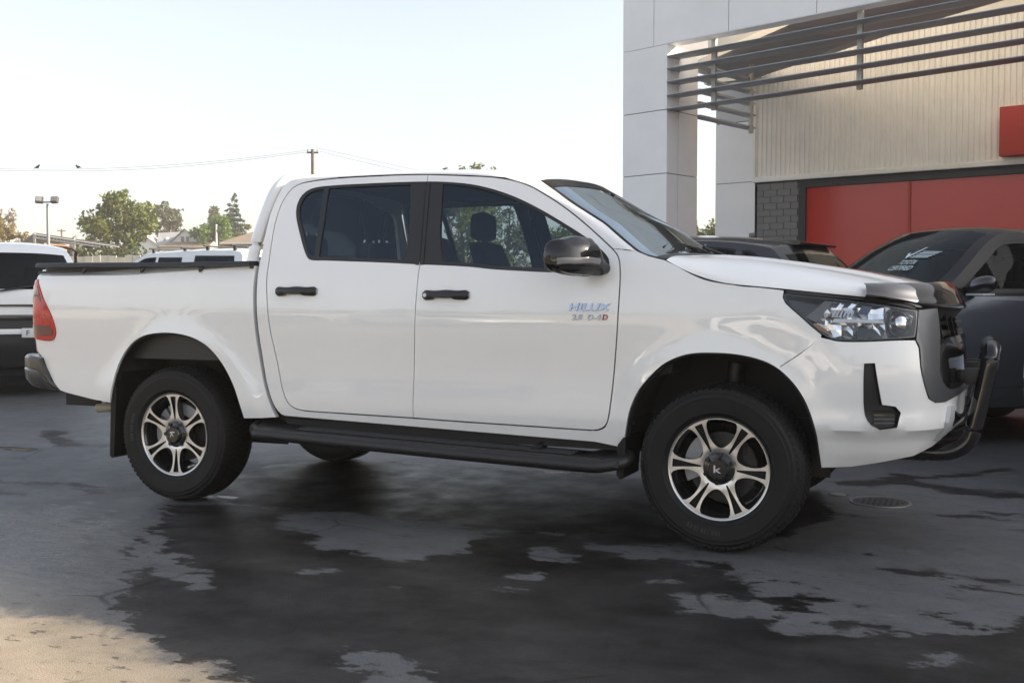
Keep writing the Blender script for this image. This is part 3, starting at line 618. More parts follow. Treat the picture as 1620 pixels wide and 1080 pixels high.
    panel('lamp_lens', A([(-1.13, 1.05), (-.95, 1.05), (-.925, 1.015), (-1.13, 1.0)]), M_REDD, tl, sd, h=.03, off=.008, depth=.006)
    panel('lamp_lens', sm([(-1.12, .985), (-.915, .985), (-.89, .955), (-.895, .925), (-1.02, .925), (-1.12, .935)]), M_REDD, tl, sd, h=.03, off=.008, depth=.006)
    panel('lamp_lens', A([(-1.10, 1.225), (-1.03, 1.222), (-.985, 1.13), (-1.10, 1.12)]), M_REDD, tl, sd, h=.03, off=.008, depth=.006)
    # ---- bed rail cap and tie-down hooks, their diagonal shadows painted in as black
    rail = [(-1.045, -.845), (-1.025, -.882), (-.97, -.901), (-.4, -.908), (.2, -.908), (.535, -.906)]
    rp = spl(rail, 26); rows = []
    for (dy, z) in ((.012, 1.318), (-.005, 1.322), (-.004, 1.336), (.008, 1.346), (.07, 1.348), (.075, 1.30)):
        rows.append([(x, y+dy, z+.010*sstep(.2, -1, x)) for x, y in rp])
    grid_obj('bed_rail_cap', mir(rows, sd), M_BLACKP, T, 50, flip=sd < 0)
    mb = MB()
    for x in (.535,):
        mb.box((x-.003, -.905*1, 1.306), (x+.003, -.832, 1.346))
    mb.V = [(x, y*sd, z) for x, y, z in mb.V]; fix_normals(mb.build('rail_end', M_BLACKP, T))
    for x in (-.667, -.23, .187):
        mb = MB(); y = float(S3(x, 1.28)[1])
        mb.prism([(x-.006, 1.318), (x+.024, 1.318), (x+.002, 1.292), (x-.010, 1.290)], 'y', (y+.006)*sd, (y-.007)*sd)
        fix_normals(mb.build('hook_and_shadow', M_BLACKP, T))
    # ---- arch liners, mud flaps
    for nm, arch, yi in (('front_arch_liner', ARCHF, -.45), ('rear_arch_liner', ARCHR, -.50)):
        c = sm(arch, False); o_ = on_side(c, -.012); i_ = o_.copy(); i_[:, 1] = yi
        rows = [o_, o_+np.array([0, .02, .012]), i_+np.array([0, 0, .02]), i_*np.array([1, 0, 0])+np.array([0, yi, .30])]
        grid_obj(nm, mir(rows, sd), M_LINER, T, 40, flip=sd < 0)
        e = on_side(c, -.001); e2 = on_side(c, -.016); cen = A([c[:, 0].mean(), 0, .45])
        d = (cen-e); d[:, 1] = 0; d /= np.linalg.norm(d, axis=1)[:, None]
        grid_obj('arch_edge', mir([e2, e2+d*.010+np.array([0, -.006, 0]), e2+d*.012+np.array([0, .03, 0])], sd), M_BLACKP, T, 40, flip=sd < 0)
    rk = MB(); rk.box((.72, -.845, .43), (2.60, -.62, .497)); rk.V = [(x, y*sd, z) for x, y, z in rk.V]; fix_normals(rk.build('rocker_underside', M_DARK, T))
    mb = MB(); mb.prism([(2.640, .50), (2.613, .465), (2.607, .325), (2.622, .305), (2.64, .31), (2.652, .50)], 'y', -.915*sd, -.665*sd); fix_normals(mb.build('mud_flap', M_RUBBER, T))
    mb = MB(); mb.prism([(-.425, .72), (-.455, .60), (-.472, .235), (-.455, .222), (-.440, .235), (-.41, .72)], 'y', -.905*sd, -.60*sd); fix_normals(mb.build('mud_flap', M_RUBBER, T))
    # ---- side step
    mb = MB(); mb.tube(spl(mir([(.55, -.86, .455), (.575, -.93, .440), (.63, -.985, .428), (.75, -.998, .424), (1.55, -.998, .396), (2.38, -.998, .372), (2.56, -.985, .372), (2.635, -.93, .385), (2.65, -.86, .41)], sd), 50), .030, 12)
    st = mb.build('side_step', M_BLACKP, T, 60)
    tp = MB(); tp.box((.66, -.985, -.012), (2.55, -.76, .014), ch=.006); tp.V = [(x, y*sd, z+.441-.027*(x-.66)) for x, y, z in tp.V]; fix_normals(tp.build('step_tread', M_BLACKP, st, 40))
    for y in (-.94, -.90, -.86):
        rb = MB(); rb.tube(mir([(.85, y, .455), (2.40, y, .413)], sd), .006, 6); rb.build('tread_rib', M_BLACKP, st, 60)
    for x0, x1 in ((.60, .86), (2.64, 2.40)):
        z0 = .442-.027*(x0-.66); V = mir([(x0, -.99, z0-.02), (x1, -.985, z0+.005), (x0, -.80, z0+.062), (x1-.08*np.sign(x1-x0), -.80, z0+.03), (x0, -.97, z0+.012), (x0+.12*np.sign(x1-x0), -.965, z0+.015)], sd)
        e = obj('step_end_cap', V, [(0, 1, 5, 4), (4, 5, 3, 2), (1, 3, 5)], M_BLACKP, st, 30); fix_normals(e)
    for x in (.95, 2.2):
        rb = MB(); rb.tube(mir([(x, -.93, .42), (x, -.55, .46)], sd), .02, 8); rb.build('step_bracket', M_DARK, st, 60)
    # ---- A pillar between door gap and windscreen
    g = sm([(1.93, 1.752)]+FRONT_DOOR[4:13], False)[:60]
    gi = np.searchsorted(g[:, 0], 2.578); g = g[:gi]; u = np.linspace(0, 1, 30)
    dg = np.r_[0, np.cumsum(np.linalg.norm(np.diff(g, axis=0), axis=1))]; dg /= dg[-1]
    gg = np.stack([np.interp(u, dg, g[:, 0]), np.interp(u, dg, g[:, 1])], 1)+np.array([.0025, .0035]); Gc = on_side(gg)
    hp = spl(HP[:7], 30); rows = []
    for v in np.linspace(0, 1, 8):
        b = 4*v*(1-v)*.016*(1-.6*u)[:, None]*A([.35, -.75, .55]); rows.append(Gc*(1-v)+hp*v+b)
    rows.append(hp+A([-.012, .016, -.010])); rows.insert(0, on_side(gg, -.02))
    grid_obj('a_pillar', mir(rows, sd), M_WHITE, T, 50, flip=sd < 0)
    inn = hp+A([-.05, .05, -.03]); strip('pillar_trim', mir(on_side(gg, -.05), sd), mir(inn, sd), M_INT, T, flip=sd > 0)
    # ---- headlight
    H = inset(sm(HEADL, corner=45), .0015)
    hl = panel('headlight', H, M_GLOSSB, T, sd, holes=[inset(H, .007)], h=.05, off=.001, depth=.07)
    panel('headlight_lens', inset(H, .003), M_LENS, hl, sd, h=.04, off=.003, depth=0)
    panel('lamp_housing', inset(H, .004), M_GLOSSB, hl, sd, h=.05, off=-.075, depth=0)
    RP = A([(3.50, 1.035), (3.555, 1.128), (3.68, 1.122), (3.83, 1.102), (3.960, 1.083), (3.925, .983), (3.84, .973), (3.60, .969), (3.55, .978)])
    Pq, Fq = triangulate(smooth_poly(RP, corner=1, step=.03), (), .024); hr_ = np.random.default_rng(12)
    bowl = lambda cx, cz, r_, dp: dp*np.clip(1-np.hypot(Pq[:, 0]-cx, (Pq[:, 1]-cz)*1.1)/r_, 0, 1)
    offq = -.020-.035*np.abs(np.sin((Pq[:, 0]-3.5)*21))*np.clip((1.12-Pq[:, 1])/.1, .2, 1)-bowl(3.872, 1.03, .085, .05)-bowl(3.70, 1.0, .06, .03)+hr_.uniform(-.0085, .0085, len(Pq))
    Vq = mir(S3(Pq[:, 0], Pq[:, 1], offq), sd); obj('reflector', Vq, [tuple(f)[::sd] for f in Fq], M_LAMPCH, hl, None)
    panel('lamp_divider', A([(3.455, 1.06), (3.50, 1.04), (3.57, 1.128), (3.535, 1.132)]), M_CLEARG, hl, sd, h=.05, off=-.014, depth=.02)
    panel('lamp_divider', A([(3.675, 1.075), (3.70, 1.112), (3.745, 1.106), (3.72, 1.07)]), mat('lamp_blue_grey', (.10, .12, .19), .2) if 'lamp_blue_grey' not in MATS else MATS['lamp_blue_grey'], hl, sd, h=.05, off=-.011, depth=.01)
    panel('amber_reflector', A([(3.475, 1.03), (3.53, .998), (3.565, .982), (3.54, 1.01), (3.50, 1.035)]), mat('lamp_amber', (.45, .20, .05), .25) if 'lamp_amber' not in MATS else MATS['lamp_amber'], hl, sd, h=.05, off=-.012, depth=.01)
    for k in range(6): q0 = 3.575+.016*k; panel('reflector_flute', A([(q0-.012, 1.062), (q0, 1.094-.001*k), (q0+.009, 1.094-.001*k), (q0-.003, 1.062)]), M_SILVER, hl, sd, h=.05, off=-.010, depth=.012)
    def blk(nm, q, m, off, dep, hh=.02): panel(nm, A(q), m, hl, sd, h=hh, off=off, depth=dep)
    blk('light_guide', [(3.565, 1.040), (3.575, 1.056), (3.79, 1.050), (3.79, 1.036)], M_REFL, -.008, .02)
    blk('reflector', [(3.67, .975), (3.675, 1.015), (3.745, 1.012), (3.785, .972)], M_GLOSSB, -.010, .01)
    for s_, z_, r_ in ((3.872, 1.030, .047), (3.70, 1.0, .020)):
        c = S3(s_, z_, -.035); bm = bmesh.new(); bmesh.ops.create_uvsphere(bm, u_segments=18, v_segments=10, radius=r_)
        V = [mir(A(v.co[:])+c, sd) for v in bm.verts]; bm.verts.index_update(); F = [[v.index for v in f.verts][::sd] for f in bm.faces]; bm.free()
        obj('projector_lens', V, F, M_CHROME, hl, 40)
        ring = MB(); t = np.linspace(0, 2*pi, 25); q = S3(s_+r_*1.12*np.cos(t), z_+r_*1.12*np.sin(t), -.028); ring.tube(mir(q, sd), .006, 6, cap=False); ring.build('lens_ring', M_GLOSSB, hl, 60)
    # dark trim along the bonnet shut line above the lamp
    tr_ = sm([(3.37, 1.172), (3.557, 1.154), (3.714, 1.139), (3.83, 1.124), (3.965, 1.102)], False)
    strip('lamp_trim', mir(on_side(tr_+A([0, .007]), -.004), sd), mir(on_side(tr_-A([0, .006]), -.004), sd), M_BLACKP, T, flip=sd > 0)
    # ---- bumper half
    bump = np.vstack([[(3.522, .974)], sm([(3.557, .966), (3.60, .9575), (3.694, .957), (3.841, .963), (3.929, .963)], False, 60), [(3.945, .930), (3.949, .846), (3.972, .768), (4.001, .712), (4.05, .691), (4.14, .689), (4.30, .707), (4.50, .717), (S_END, .721)],
                      [(S_END, .545), (4.40, .53), (4.17, .485), (4.022, .452), (3.831, .430), (3.665, .404), (3.528, .400)], sm(ARCHF[1:5], False), [(3.352, .845), (3.427, .896)]])
    panel('front_bumper', bump, M_WHITE, T, sd, holes=[sm(FOG, corner=30)], h=.032, depth=.03)
    fg = panel('fog_lamp_bezel', inset(sm(FOG, corner=30), .001), M_BLACKP, T, sd, h=.03, off=-.022, depth=0)
    fo = sm(FOG, corner=30); a_, b_ = on_side(fo, .002), on_side(inset(fo, .004), -.024); strip('bezel_edge', mir(np.vstack([a_, a_[:1]]), sd), mir(np.vstack([b_, b_[:1]]), sd), M_BLACKP, fg, flip=sd < 0)
    for z_ in (.665, .648, .631, .614): panel('bezel_fin', A([(3.745, z_), (3.835, z_), (3.838, z_-.008), (3.748, z_-.008)]), M_GLOSSB, fg, sd, h=.05, off=-.012, depth=.01)
    gf = panel('grille_frame', np.vstack([sm(GREY_OUT, False), sm(GREY_IN, False)]), M_GREYF, T, sd, h=.03, off=.004, depth=.05)
    gin = sm(GREY_IN, False); gr = np.vstack([gin, [(S_END, 1.10)]])
    gp = panel('grille_mesh', gr, M_SHADOWGAP, T, sd, h=.05, off=-.06, depth=0)
    panel('grille_lower_panel', np.vstack([sm(GREY_IN, False)[:-6], [(4.088, .93), (4.16, .965), (S_END, .975)]]), M_GLOSSB, gp, sd, h=.05, off=-.006, depth=.04)
    for z_, hh_ in ((1.09, .022), (1.040, .016), (1.0, .025)):
        panel('grille_bar', A([(4.10, z_), (S_END, z_), (S_END, z_-hh_), (4.095, z_-hh_)]), M_GLOSSB, gp, sd, h=.05, off=-.012, depth=.035)
    for s_ in (4.18, 4.30, 4.42, 4.54, 4.66): panel('grille_rib', A([(s_, 1.09), (s_+.012, 1.09), (s_+.012, .96), (s_, .96)]), M_GLOSSB, gp, sd, h=.09, off=-.025, depth=.03)
    panel('lower_intake', A([(4.20, .66), (S_END, .675), (S_END, .585), (4.24, .575)]), M_GLOSSB, T, sd, h=.05, off=.004, depth=.006)
    panel('skid_trim', A([(4.13, .60), (4.17, .67), (4.22, .672), (4.20, .565), (4.22, .545), (4.16, .51)]), M_SILVER, T, sd, h=.04, off=.018, depth=.025)
    # ---- door mirror
    secs = [(-.885, 2.535, 1.292, .030, .026), (-.93, 2.500, 1.303, .055, .050), (-.965, 2.472, 1.330, .080, .084), (-1.00, 2.455, 1.336, .088, .088), (-1.06, 2.435, 1.338, .088, .089), (-1.12, 2.410, 1.334, .076, .079), (-1.155, 2.392, 1.335, .060, .068), (-1.175, 2.38, 1.330, .030, .036), (-1.18, 2.378, 1.33, .004, .005)]
    ks = spl([s_[0:5] for s_ in secs], 26); rows = []
    for y, xc, zc, rx, rz in ks:
        t = np.linspace(0, 2*pi, 33); cx = np.sign(np.cos(t))*np.abs(np.cos(t))**.8; cz = np.sign(np.sin(t))*np.abs(np.sin(t))**.8
        x = np.maximum(xc+rx*cx, xc-.042); rows.append(np.stack([x, 0*t+y, zc+rz*cz-.010*(cx > .5)], -1))
    mr_ = grid_obj('door_mirror', mir(rows, sd), M_GLOSSB, T, 45, flip=sd > 0)
    mid = []
    for y, xc, zc, rx, rz in ks[8:23]:
        mid.append([(xc+rx*.985, y, zc-.006), (xc+rx*1.02+.003, y, zc-.020), (xc+rx*.985, y, zc-.036)])
    grid_obj('indicator_lens', mir(mid, sd), M_CLEARG, mr_, 60, flip=sd > 0)
    lo_ = [[(xc+rx*1.0, y, zc-.048), (xc+rx*.9, y, zc-.06), (xc, y, zc-rz*.995-.003)] for y, xc, zc, rx, rz in ks[4:22]]
    grid_obj('mirror_base_cover', mir(lo_, sd), M_BLACKP, mr_, 60, flip=sd > 0)
# ---- roof
def E3(x, z): p = S3(x, z); return (float(p[0]), float(p[1]), z)
secs = [[(.605, -.655, 1.790), (.612, -.63, 1.800), (.62, -.53, 1.812), (.625, -.3, 1.822), (.625, 0, 1.825)],
        [E3(.70, 1.803), (.70, -.628, 1.815), (.70, -.53, 1.827), (.70, -.3, 1.840), (.70, 0, 1.845)],
        [E3(.93, 1.804), (.93, -.622, 1.820), (.93, -.52, 1.835), (.93, -.3, 1.849), (.93, 0, 1.855)],
        [E3(1.23, 1.803), (1.23, -.622, 1.820), (1.23, -.52, 1.835), (1.23, -.3, 1.850), (1.23, 0, 1.857)],
        [E3(1.50, 1.793), (1.50, -.632, 1.811), (1.50, -.52, 1.830), (1.51, -.3, 1.847), (1.52, 0, 1.854)],
        [E3(1.72, 1.777), (1.74, -.640, 1.797), (1.76, -.52, 1.818), (1.78, -.3, 1.836), (1.79, 0, 1.843)],
        [E3(1.87, 1.762), (1.90, -.650, 1.776), (1.96, -.54, 1.790), (2.00, -.3, 1.806), (2.02, 0, 1.813)],
        [E3(1.935, 1.754), (1.99, -.655, 1.757), (2.10, -.60, 1.739), (2.17, -.3, 1.764), (2.195, 0, 1.773)]]
secs = A(secs)
cross = np.stack([spl(np.vstack([s, (s[:-1]*A([1, -1, 1]))[::-1]]), 49) for s in secs])
G = np.stack([spl(cross[:, j], 60) for j in range(49)], 1)
rf = grid_obj('cab_roof', G, M_WHITE, T, 60)
for sd in (1, -1):
    e = G[:, 0] if sd > 0 else G[:, -1]; strip('roof_gutter', e, e+A([0, sd*.02, -.012]), M_SHADOWGAP, rf, flip=sd > 0)
hl_ = G[2:, 3:-3].copy(); hl_[:, :, 2] -= .035; hl_[-3:, :, 0] -= .03; grid_obj('headliner', hl_, M_HEADLINE, T, 60, flip=True)
an = MB(); an.box((-.06, -.028, 0), (.06, .028, .022), ch=.009); an.V = [(x+1.0, y+.05, z+1.853) for x, y, z in an.V]; an.build('roof_antenna_base', M_GLOSSB, T, 40)
# ---- windscreen
hp = spl(HP, 40); W = []
for v in np.linspace(0, 1, 41):
    k = 4*v*(1-v); k = k**.62; u = np.linspace(0, 1, 40)[:, None]
    W.append(hp*(1-v)+hp*A([1, -1, 1])*v+k*((1-u)*A([.088, 0, .032])+u*A([.105, 0, .040])))
W = np.array(W)
ws = grid_obj('windscreen', W[:, :], M_GLASS_W, T, 60, flip=True)
fr = W[:, :4]*1.0; grid_obj('windscreen_seal', fr+A([.001, 0, .0015]), M_SHADOWGAP, ws, 60, flip=True)
for a_, b_ in ((0, 1), (-1, -2)): grid_obj('windscreen_seal', np.array([W[a_], W[a_]*.65+W[b_]*.35])[::(1 if a_ == 0 else -1)]+A([.001, 0, .0015]), M_SHADOWGAP, ws, 60, flip=True)
cow = W[:, -4:]; grid_obj('cowl_panel', cow+A([.004, 0, .004]), M_BLACKP, T, 60, flip=True)
for sgn, x0 in ((1, 0), (-1, 0)):
    pass
wp = MB(); wp.tube([(2.86, .10, 1.362), (2.80, -.10, 1.400), (2.68, -.34, 1.44)], .008, 6); wp.tube([(2.74, -.60, 1.39), (2.66, -.05, 1.47)], .006, 6); wp.build('wiper', M_BLACKP, T, 60)
wp = MB(); wp.tube([(2.88, .62, 1.345), (2.80, .46, 1.395), (2.72, .30, 1.43)], .008, 6); wp.tube([(2.80, .06, 1.425), (2.68, .52, 1.455)], .006, 6); wp.build('wiper', M_BLACKP, T, 60)
# ---- bonnet
def gp_(i): s, z = HGAP[i]; p = S3(s, z); return (float(p[0]), float(p[1]), z+.003)
def sp_(s, z): p = S3(s, z); return (float(p[0]), float(p[1]), z+.003)
hs_ = [[gp_(0), (2.845, -.80, 1.338), (2.87, -.60, 1.350), (2.895, -.3, 1.358), (2.905, 0, 1.361)],
       [gp_(2), (2.945, -.835, 1.304), (2.95, -.64, 1.343), (2.955, -.33, 1.354), (2.96, 0, 1.358)],
       [gp_(4), (3.088, -.852, 1.262), (3.09, -.66, 1.326), (3.09, -.34, 1.345), (3.09, 0, 1.351)],
       [gp_(6), (3.285, -.838, 1.240), (3.285, -.66, 1.303), (3.285, -.34, 1.327), (3.285, 0, 1.334)],
       [gp_(8), (3.565, -.808, 1.204), (3.58, -.63, 1.254), (3.595, -.33, 1.279), (3.60, 0, 1.286)],
       [gp_(9), (3.735, -.765, 1.183), (3.765, -.58, 1.219), (3.79, -.31, 1.241), (3.80, 0, 1.248)],
       [sp_(3.84, 1.131), (3.845, -.690, 1.160), (3.89, -.52, 1.185), (3.925, -.28, 1.205), (3.935, 0, 1.211)],
       [sp_(3.945, 1.112), (3.925, -.60, 1.125), (3.975, -.44, 1.148), (4.01, -.24, 1.164), (4.02, 0, 1.169)],
       [sp_(3.96, 1.105), (3.945, -.585, 1.100), (4.00, -.43, 1.105), (4.04, -.24, 1.112), (4.05, 0, 1.115)]]
cross = []
for s in A(hs_):
    full = np.vstack([s, (s[:-1]*A([1, -1, 1]))[::-1]]); cross.append(spl(full, 97))
cross = np.stack(cross); G = np.stack([spl(cross[:, j], 60) for j in range(97)], 1)
yy = np.abs(G[:, :, 1]); xx = G[:, :, 0]
ridge = .011*np.exp(-((yy-(.60-.12*np.clip((xx-2.9), 0, 1.2)))/.035)**2)*sstep(2.9, 3.05, xx)*sstep(4.0, 3.8, xx)
G[:, :, 2] += ridge-.004*sstep(.10, .30, .55-yy)*0
bn = grid_obj('bonnet', G, M_WHITE, T, 60)
for e in (G[:, 0], G[:, -1]):
    strip('bonnet_flange', e, e-A([0, 0, .02])-np.sign(e[0, 1])*A([0, .012, 0]), M_SHADOWGAP, bn, flip=e[0, 1] < 0)
# ---- smoked bonnet protector wrapped round the leading edge
lo = A([(3.69, -.838, 1.147), (3.78, -.788, 1.134), (3.88, -.700, 1.114), (3.97, -.555, 1.098), (4.035, -.35, 1.094), (4.06, -.17, 1.094), (4.066, 0, 1.094)])
hi = A([(3.685, -.800, 1.203), (3.77, -.745, 1.203), (3.855, -.652, 1.204), (3.935, -.50, 1.206), (3.985, -.31, 1.212), (4.01, -.15, 1.215), (4.018, 0, 1.216)])
def both(P): return spl(np.vstack([P, (P[:-1]*A([1, -1, 1]))[::-1]]), 61)
lo, hi = both(lo), both(hi); nrm = lo-A([3.3, 0, 1.12]); nrm[:, 2] = 0; nrm /= np.linalg.norm(nrm, axis=1)[:, None]
rows = [lo+nrm*.002, lo+nrm*.022+A([0, 0, .012]), lo*.6+hi*.4+nrm*.026, lo*.3+hi*.7+nrm*.020+A([0, 0, .006]), hi+nrm*.002+A([0, 0, .006]), hi-nrm*.002+A([0, 0, .002])]
rows = np.stack([spl(np.stack(rows)[:, j], 16) for j in range(61)], 1)
grid_obj('bonnet_protector', rows, M_ACRYL, T, 50)
low_ = lo-nrm*.03; low_[:, 2] = lo[:, 2]-.045; strip('bonnet_front_seal', lo+nrm*.004, low_, M_SHADOWGAP, T, flip=True)
# ---- rear wall of the cab, tub inside, tailgate
q = np.array([(-.62, 1.80), (-.66, 1.70), (-.80, 1.35), (-.86, 1.2), (-.87, .9), (-.85, .55), (.85, .55), (.87, .9), (.86, 1.2), (.80, 1.35), (.66, 1.70), (.62, 1.80)])[::-1]
hole = sm([(-.55, 1.70), (-.66, 1.42), (-.63, 1.38), (.63, 1.38), (.66, 1.42), (.55, 1.70)], corner=100)
panel('cab_rear_wall', q, M_WHITE, T, 1, holes=[hole], h=.1, depth=.02, surf=rear_wall)
panel('rear_window', inset(hole, -.01), M_LENS, T, 1, h=.12, off=-.008, depth=0, surf=rear_wall)
tb = MB(); tb.box((-1.08, -.80, .80), (.54, .80, .83)); tb.box((-1.08, -.84, .80), (.54, -.79, 1.31)); tb.box((-1.08, .79, .80), (.54, .84, 1.31)); tb.box((.50, -.79, .83), (.545, .79, 1.31))
tb.build('tub_liner', M_BLACKP, T)
tg = MB(); tg.box((-1.150, -.735, .815), (-1.10, .735, 1.318), ch=.012); tg.build('tailgate', M_WHITE, T, 40)
hd = MB(); hd.box((-1.163, -.12, 1.14), (-1.150, .12, 1.19), ch=.005); hd.build('tailgate_handle', M_BLACKP, T, 40)
# ---- rear bumper
pl = A([(-.868, -.888), (-.92, -.905), (-1.0, -.912), (-1.10, -.895), (-1.18, -.85), (-1.225, -.775), (-1.238, -.65), (-1.24, -.3), (-1.24, 0)]); zt = A([.612, .66, .792, .803, .806, .808, .80, .76, .76]); zb = A([.592, .600, .606, .615, .628, .645, .65, .62, .62])
cv = np.column_stack([pl, zt, zb]); cv = np.vstack([cv, (cv[:-1]*A([1, -1, 1, 1]))[::-1]]); d_ = np.r_[0, np.cumsum(np.linalg.norm(np.diff(cv[:, :2], axis=0), axis=1))]
u = np.linspace(0, d_[-1], 90); cv = np.stack([np.interp(u, d_, cv[:, k]) for k in range(4)], 1)
tan = np.gradient(cv[:, :2], axis=0); nn = np.stack([-tan[:, 1], tan[:, 0]], 1); nn /= np.linalg.norm(nn, axis=1)[:, None]; nn *= np.where(((cv[:, :2]-A([-.9, 0]))*nn).sum(1) < 0, -1, 1)[:, None]
def ring(k, z): return np.column_stack([cv[:, :2]+nn*k, z])
H_ = cv[:, 2]-cv[:, 3]
rows = [ring(-.07, cv[:, 3]+.005), ring(-.02, cv[:, 3]), ring(.004, cv[:, 3]+.18*H_), ring(.012, cv[:, 3]+.52*H_), ring(.006, cv[:, 3]+.58*H_), ring(.010, cv[:, 3]+.64*H_), ring(.008, cv[:, 3]+.92*H_), ring(-.006, cv[:, 2]), ring(-.07, cv[:, 2]-.004)]
grid_obj('rear_bumper', rows, mat('bumper_graphite', (.035, .033, .031), .28, coat=.4), T, 35)
# ---- white sports bar over the front of the tub
for sd in (1, -1):
    for dx in (0., ):
        mb = MB(); mb.tube(spl(mir([(.452, -.775, 1.335), (.470, -.762, 1.45), (.505, -.715, 1.62), (.528, -.655, 1.75), (.545, -.585, 1.815), (.56, -.45, 1.842), (.565, 0, 1.846)], sd), 30), .022, 12, sx=1.0)
        V = np.array(mb.V); 
        ce = V.reshape(30, 12, 3).mean(1, keepdims=True); V = ce+(V.reshape(30, 12, 3)-ce)*A([1.75, 1, 1]); mb.V = V.reshape(-1, 3).tolist()
        mb.build('sports_bar', M_WHITE, T, 60)
    mb = MB(); mb.box((.40, -.82, 1.330), (.53, -.74, 1.352), ch=.006); mb.V = [(x, y*sd, z) for x, y, z in mb.V]; fix_normals(mb.build('bar_foot', M_WHITE, T, 40))
mb = MB(); mb.box((.50, -.10, 1.852), (.58, .10, 1.885), ch=.01); mb.build('high_brake_light', M_WHITE, T, 40)
# ---- nudge bar
mb = MB()
rp = [(3.86, -.42, .455), (3.935, -.42, .442), (4.03, -.42, .448), (4.10, -.42, .492), (4.128, -.42, .56), (4.155, -.42, .68), (4.182, -.42, .82), (4.190, -.418, .87), (4.194, -.40, .900), (4.197, -.365, .914), (4.20, -.30, .917), (4.20, 0, .917)]
full = np.vstack([A(rp), (A(rp)[:-1]*A([1, -1, 1]))[::-1]]); mb.tube(spl(full, 110), .0375, 16); nb = mb.build('nudge_bar', M_GLOSSB, T, 60)
for sd in (1, -1):
    b = MB(); b.box((4.04, .355*sd-.02, .76), (4.15, .355*sd+.02, .82), ch=.006); b.box((4.09, .40*sd-.012, .755), (4.165, .40*sd+.012, .83), ch=.004); b.build('bar_bracket', M_BLACKP, nb, 40)
    b = MB(); b.box((3.70, .40*sd-.02, .40), (3.93, .40*sd+.02, .47), ch=.006); b.build('bar_mount', M_DARK, nb, 40)
# ---- chassis
ch = MB()
for y in (-.45, .45):
    ch.box((-1.05, y-.05, .50), (.75, y+.05, .62)); ch.box((.75, y-.05, .38), (2.6, y+.05, .50)); ch.box((2.6, y-.05, .46), (3.85, y+.05, .58))
for x in (-.9, .1, 1.0, 2.2, 3.5): ch.box((x-.04, -.45, .45), (x+.04, .45, .52))
ch.build('chassis', M_DARK, T)
fl = MB(); fl.box((.62, -.82, .47), (2.62, .82, .52)); fl.box((2.62, -.46, .45), (3.5, .46, 1.10)); fl.box((3.45, -.66, .50), (3.80, .66, .95)); fl.box((2.62, -.80, .9), (3.5, .80, 1.12)); fl.build('engine_bay_and_floor', M_DARK, T)
ax = MB(); ax.tube([(0, -.70, .378), (0, .70, .378)], .045, 12); ax.tube([(0, -.14, .378), (0, -.08, .378), (0, .08, .378), (0, .14, .378)], [.06, .13, .13, .06], 14); ax.build('rear_axle', M_DARK, T, 50)
for y in (-.56, .56):
    sp = MB(); sp.tube(spl([(-.68, y, .55), (-.3, y, .44), (0, y, .42), (.3, y, .44), (.66, y, .50)], 12), .03, 6); sp.build('leaf_spring', M_DARK, T, 50)
    br = MB(); br.box((-.42, y-.015, .84), (.34, y+.015, .965)); br.build('tub_cross_sill', M_CREAM, T)
    br = MB(); br.box((-.155, y-.05, .795), (-.105, y-.016, .905), ch=.004); br.build('tub_bracket', M_CREAM, T, 40)
    ct = MB(); ct.tube([(3.05, y*1.0, .40), (3.09, y, .84)], .04, 10); ct.tube([(3.085, y*1.02, .38), (3.085, y*.5, .42)], .03, 8); ct.build('front_strut', M_STEEL, T, 50)
lin = MB(); lin.prism([(-.55, .55), (-.45, .80), (-.28, .97), (0, 1.03), (.28, .97), (.45, .80), (.56, .50), (.56, 1.10), (-.55, 1.10)], 'y', -.50, -.47); lin.build('inner_guard', M_DARK, T)
hb = MB(); hb.tube([(-1.20, 0, .50), (-1.02, 0, .50)], .035, 8); hb.box((-1.12, -.58, .495), (-1.05, .58, .565)); hb.box((-1.10, -.62, .48), (-.84, -.585, .555)); hb.build('tow_bar', M_DARK, T, 40)
ex = MB(); ex.tube([(-.80, -.66, .475), (-.60, -.64, .49)], .028, 12); ex.build('exhaust_tip', M_CREAM, T, 50)
# ---- cabin interior
iv = MB(); iv.box((.62, -.80, .55), (2.66, .80, .58)); iv.build('cabin_floor', M_INT, T)
for sd in (1, -1):
    dc = MB(); dc.box((.66, .80*sd-.025, .58), (2.60, .80*sd+.025, 1.28)); dc.build('door_card', M_INT, T)
ds = MB(); ds.prism([(2.28, 1.00), (2.24, 1.16), (2.32, 1.235), (2.50, 1.26), (2.84, 1.315), (2.84, .8), (2.5, .7)], 'y', -.80, .80); ds.build('dashboard', M_INT, T, 30)
dh = MB(); dh.box((2.38, -.62, 1.23), (2.60, -.18, 1.300), ch=.03); dh.build('instrument_hood', M_INT, T, 40)
sw = MB(); t = np.linspace(0, 2*pi, 33); cen = A([2.12, -.40, 1.12]); e1 = A([0, 1, 0]); e2 = A([-.42, 0, .907])
sw.tube([cen+.185*(e1*cos(a)+e2*sin(a)) for a in t], .015, 8, cap=False); sw.tube([cen-e1*.18, cen+e1*.18], .018, 6); sw.tube([cen-e2*.18, cen], .016, 6); sw.tube([cen, cen+A([.22, 0, -.1])], .03, 8); sw.build('steering_wheel', M_INT, T, 60)
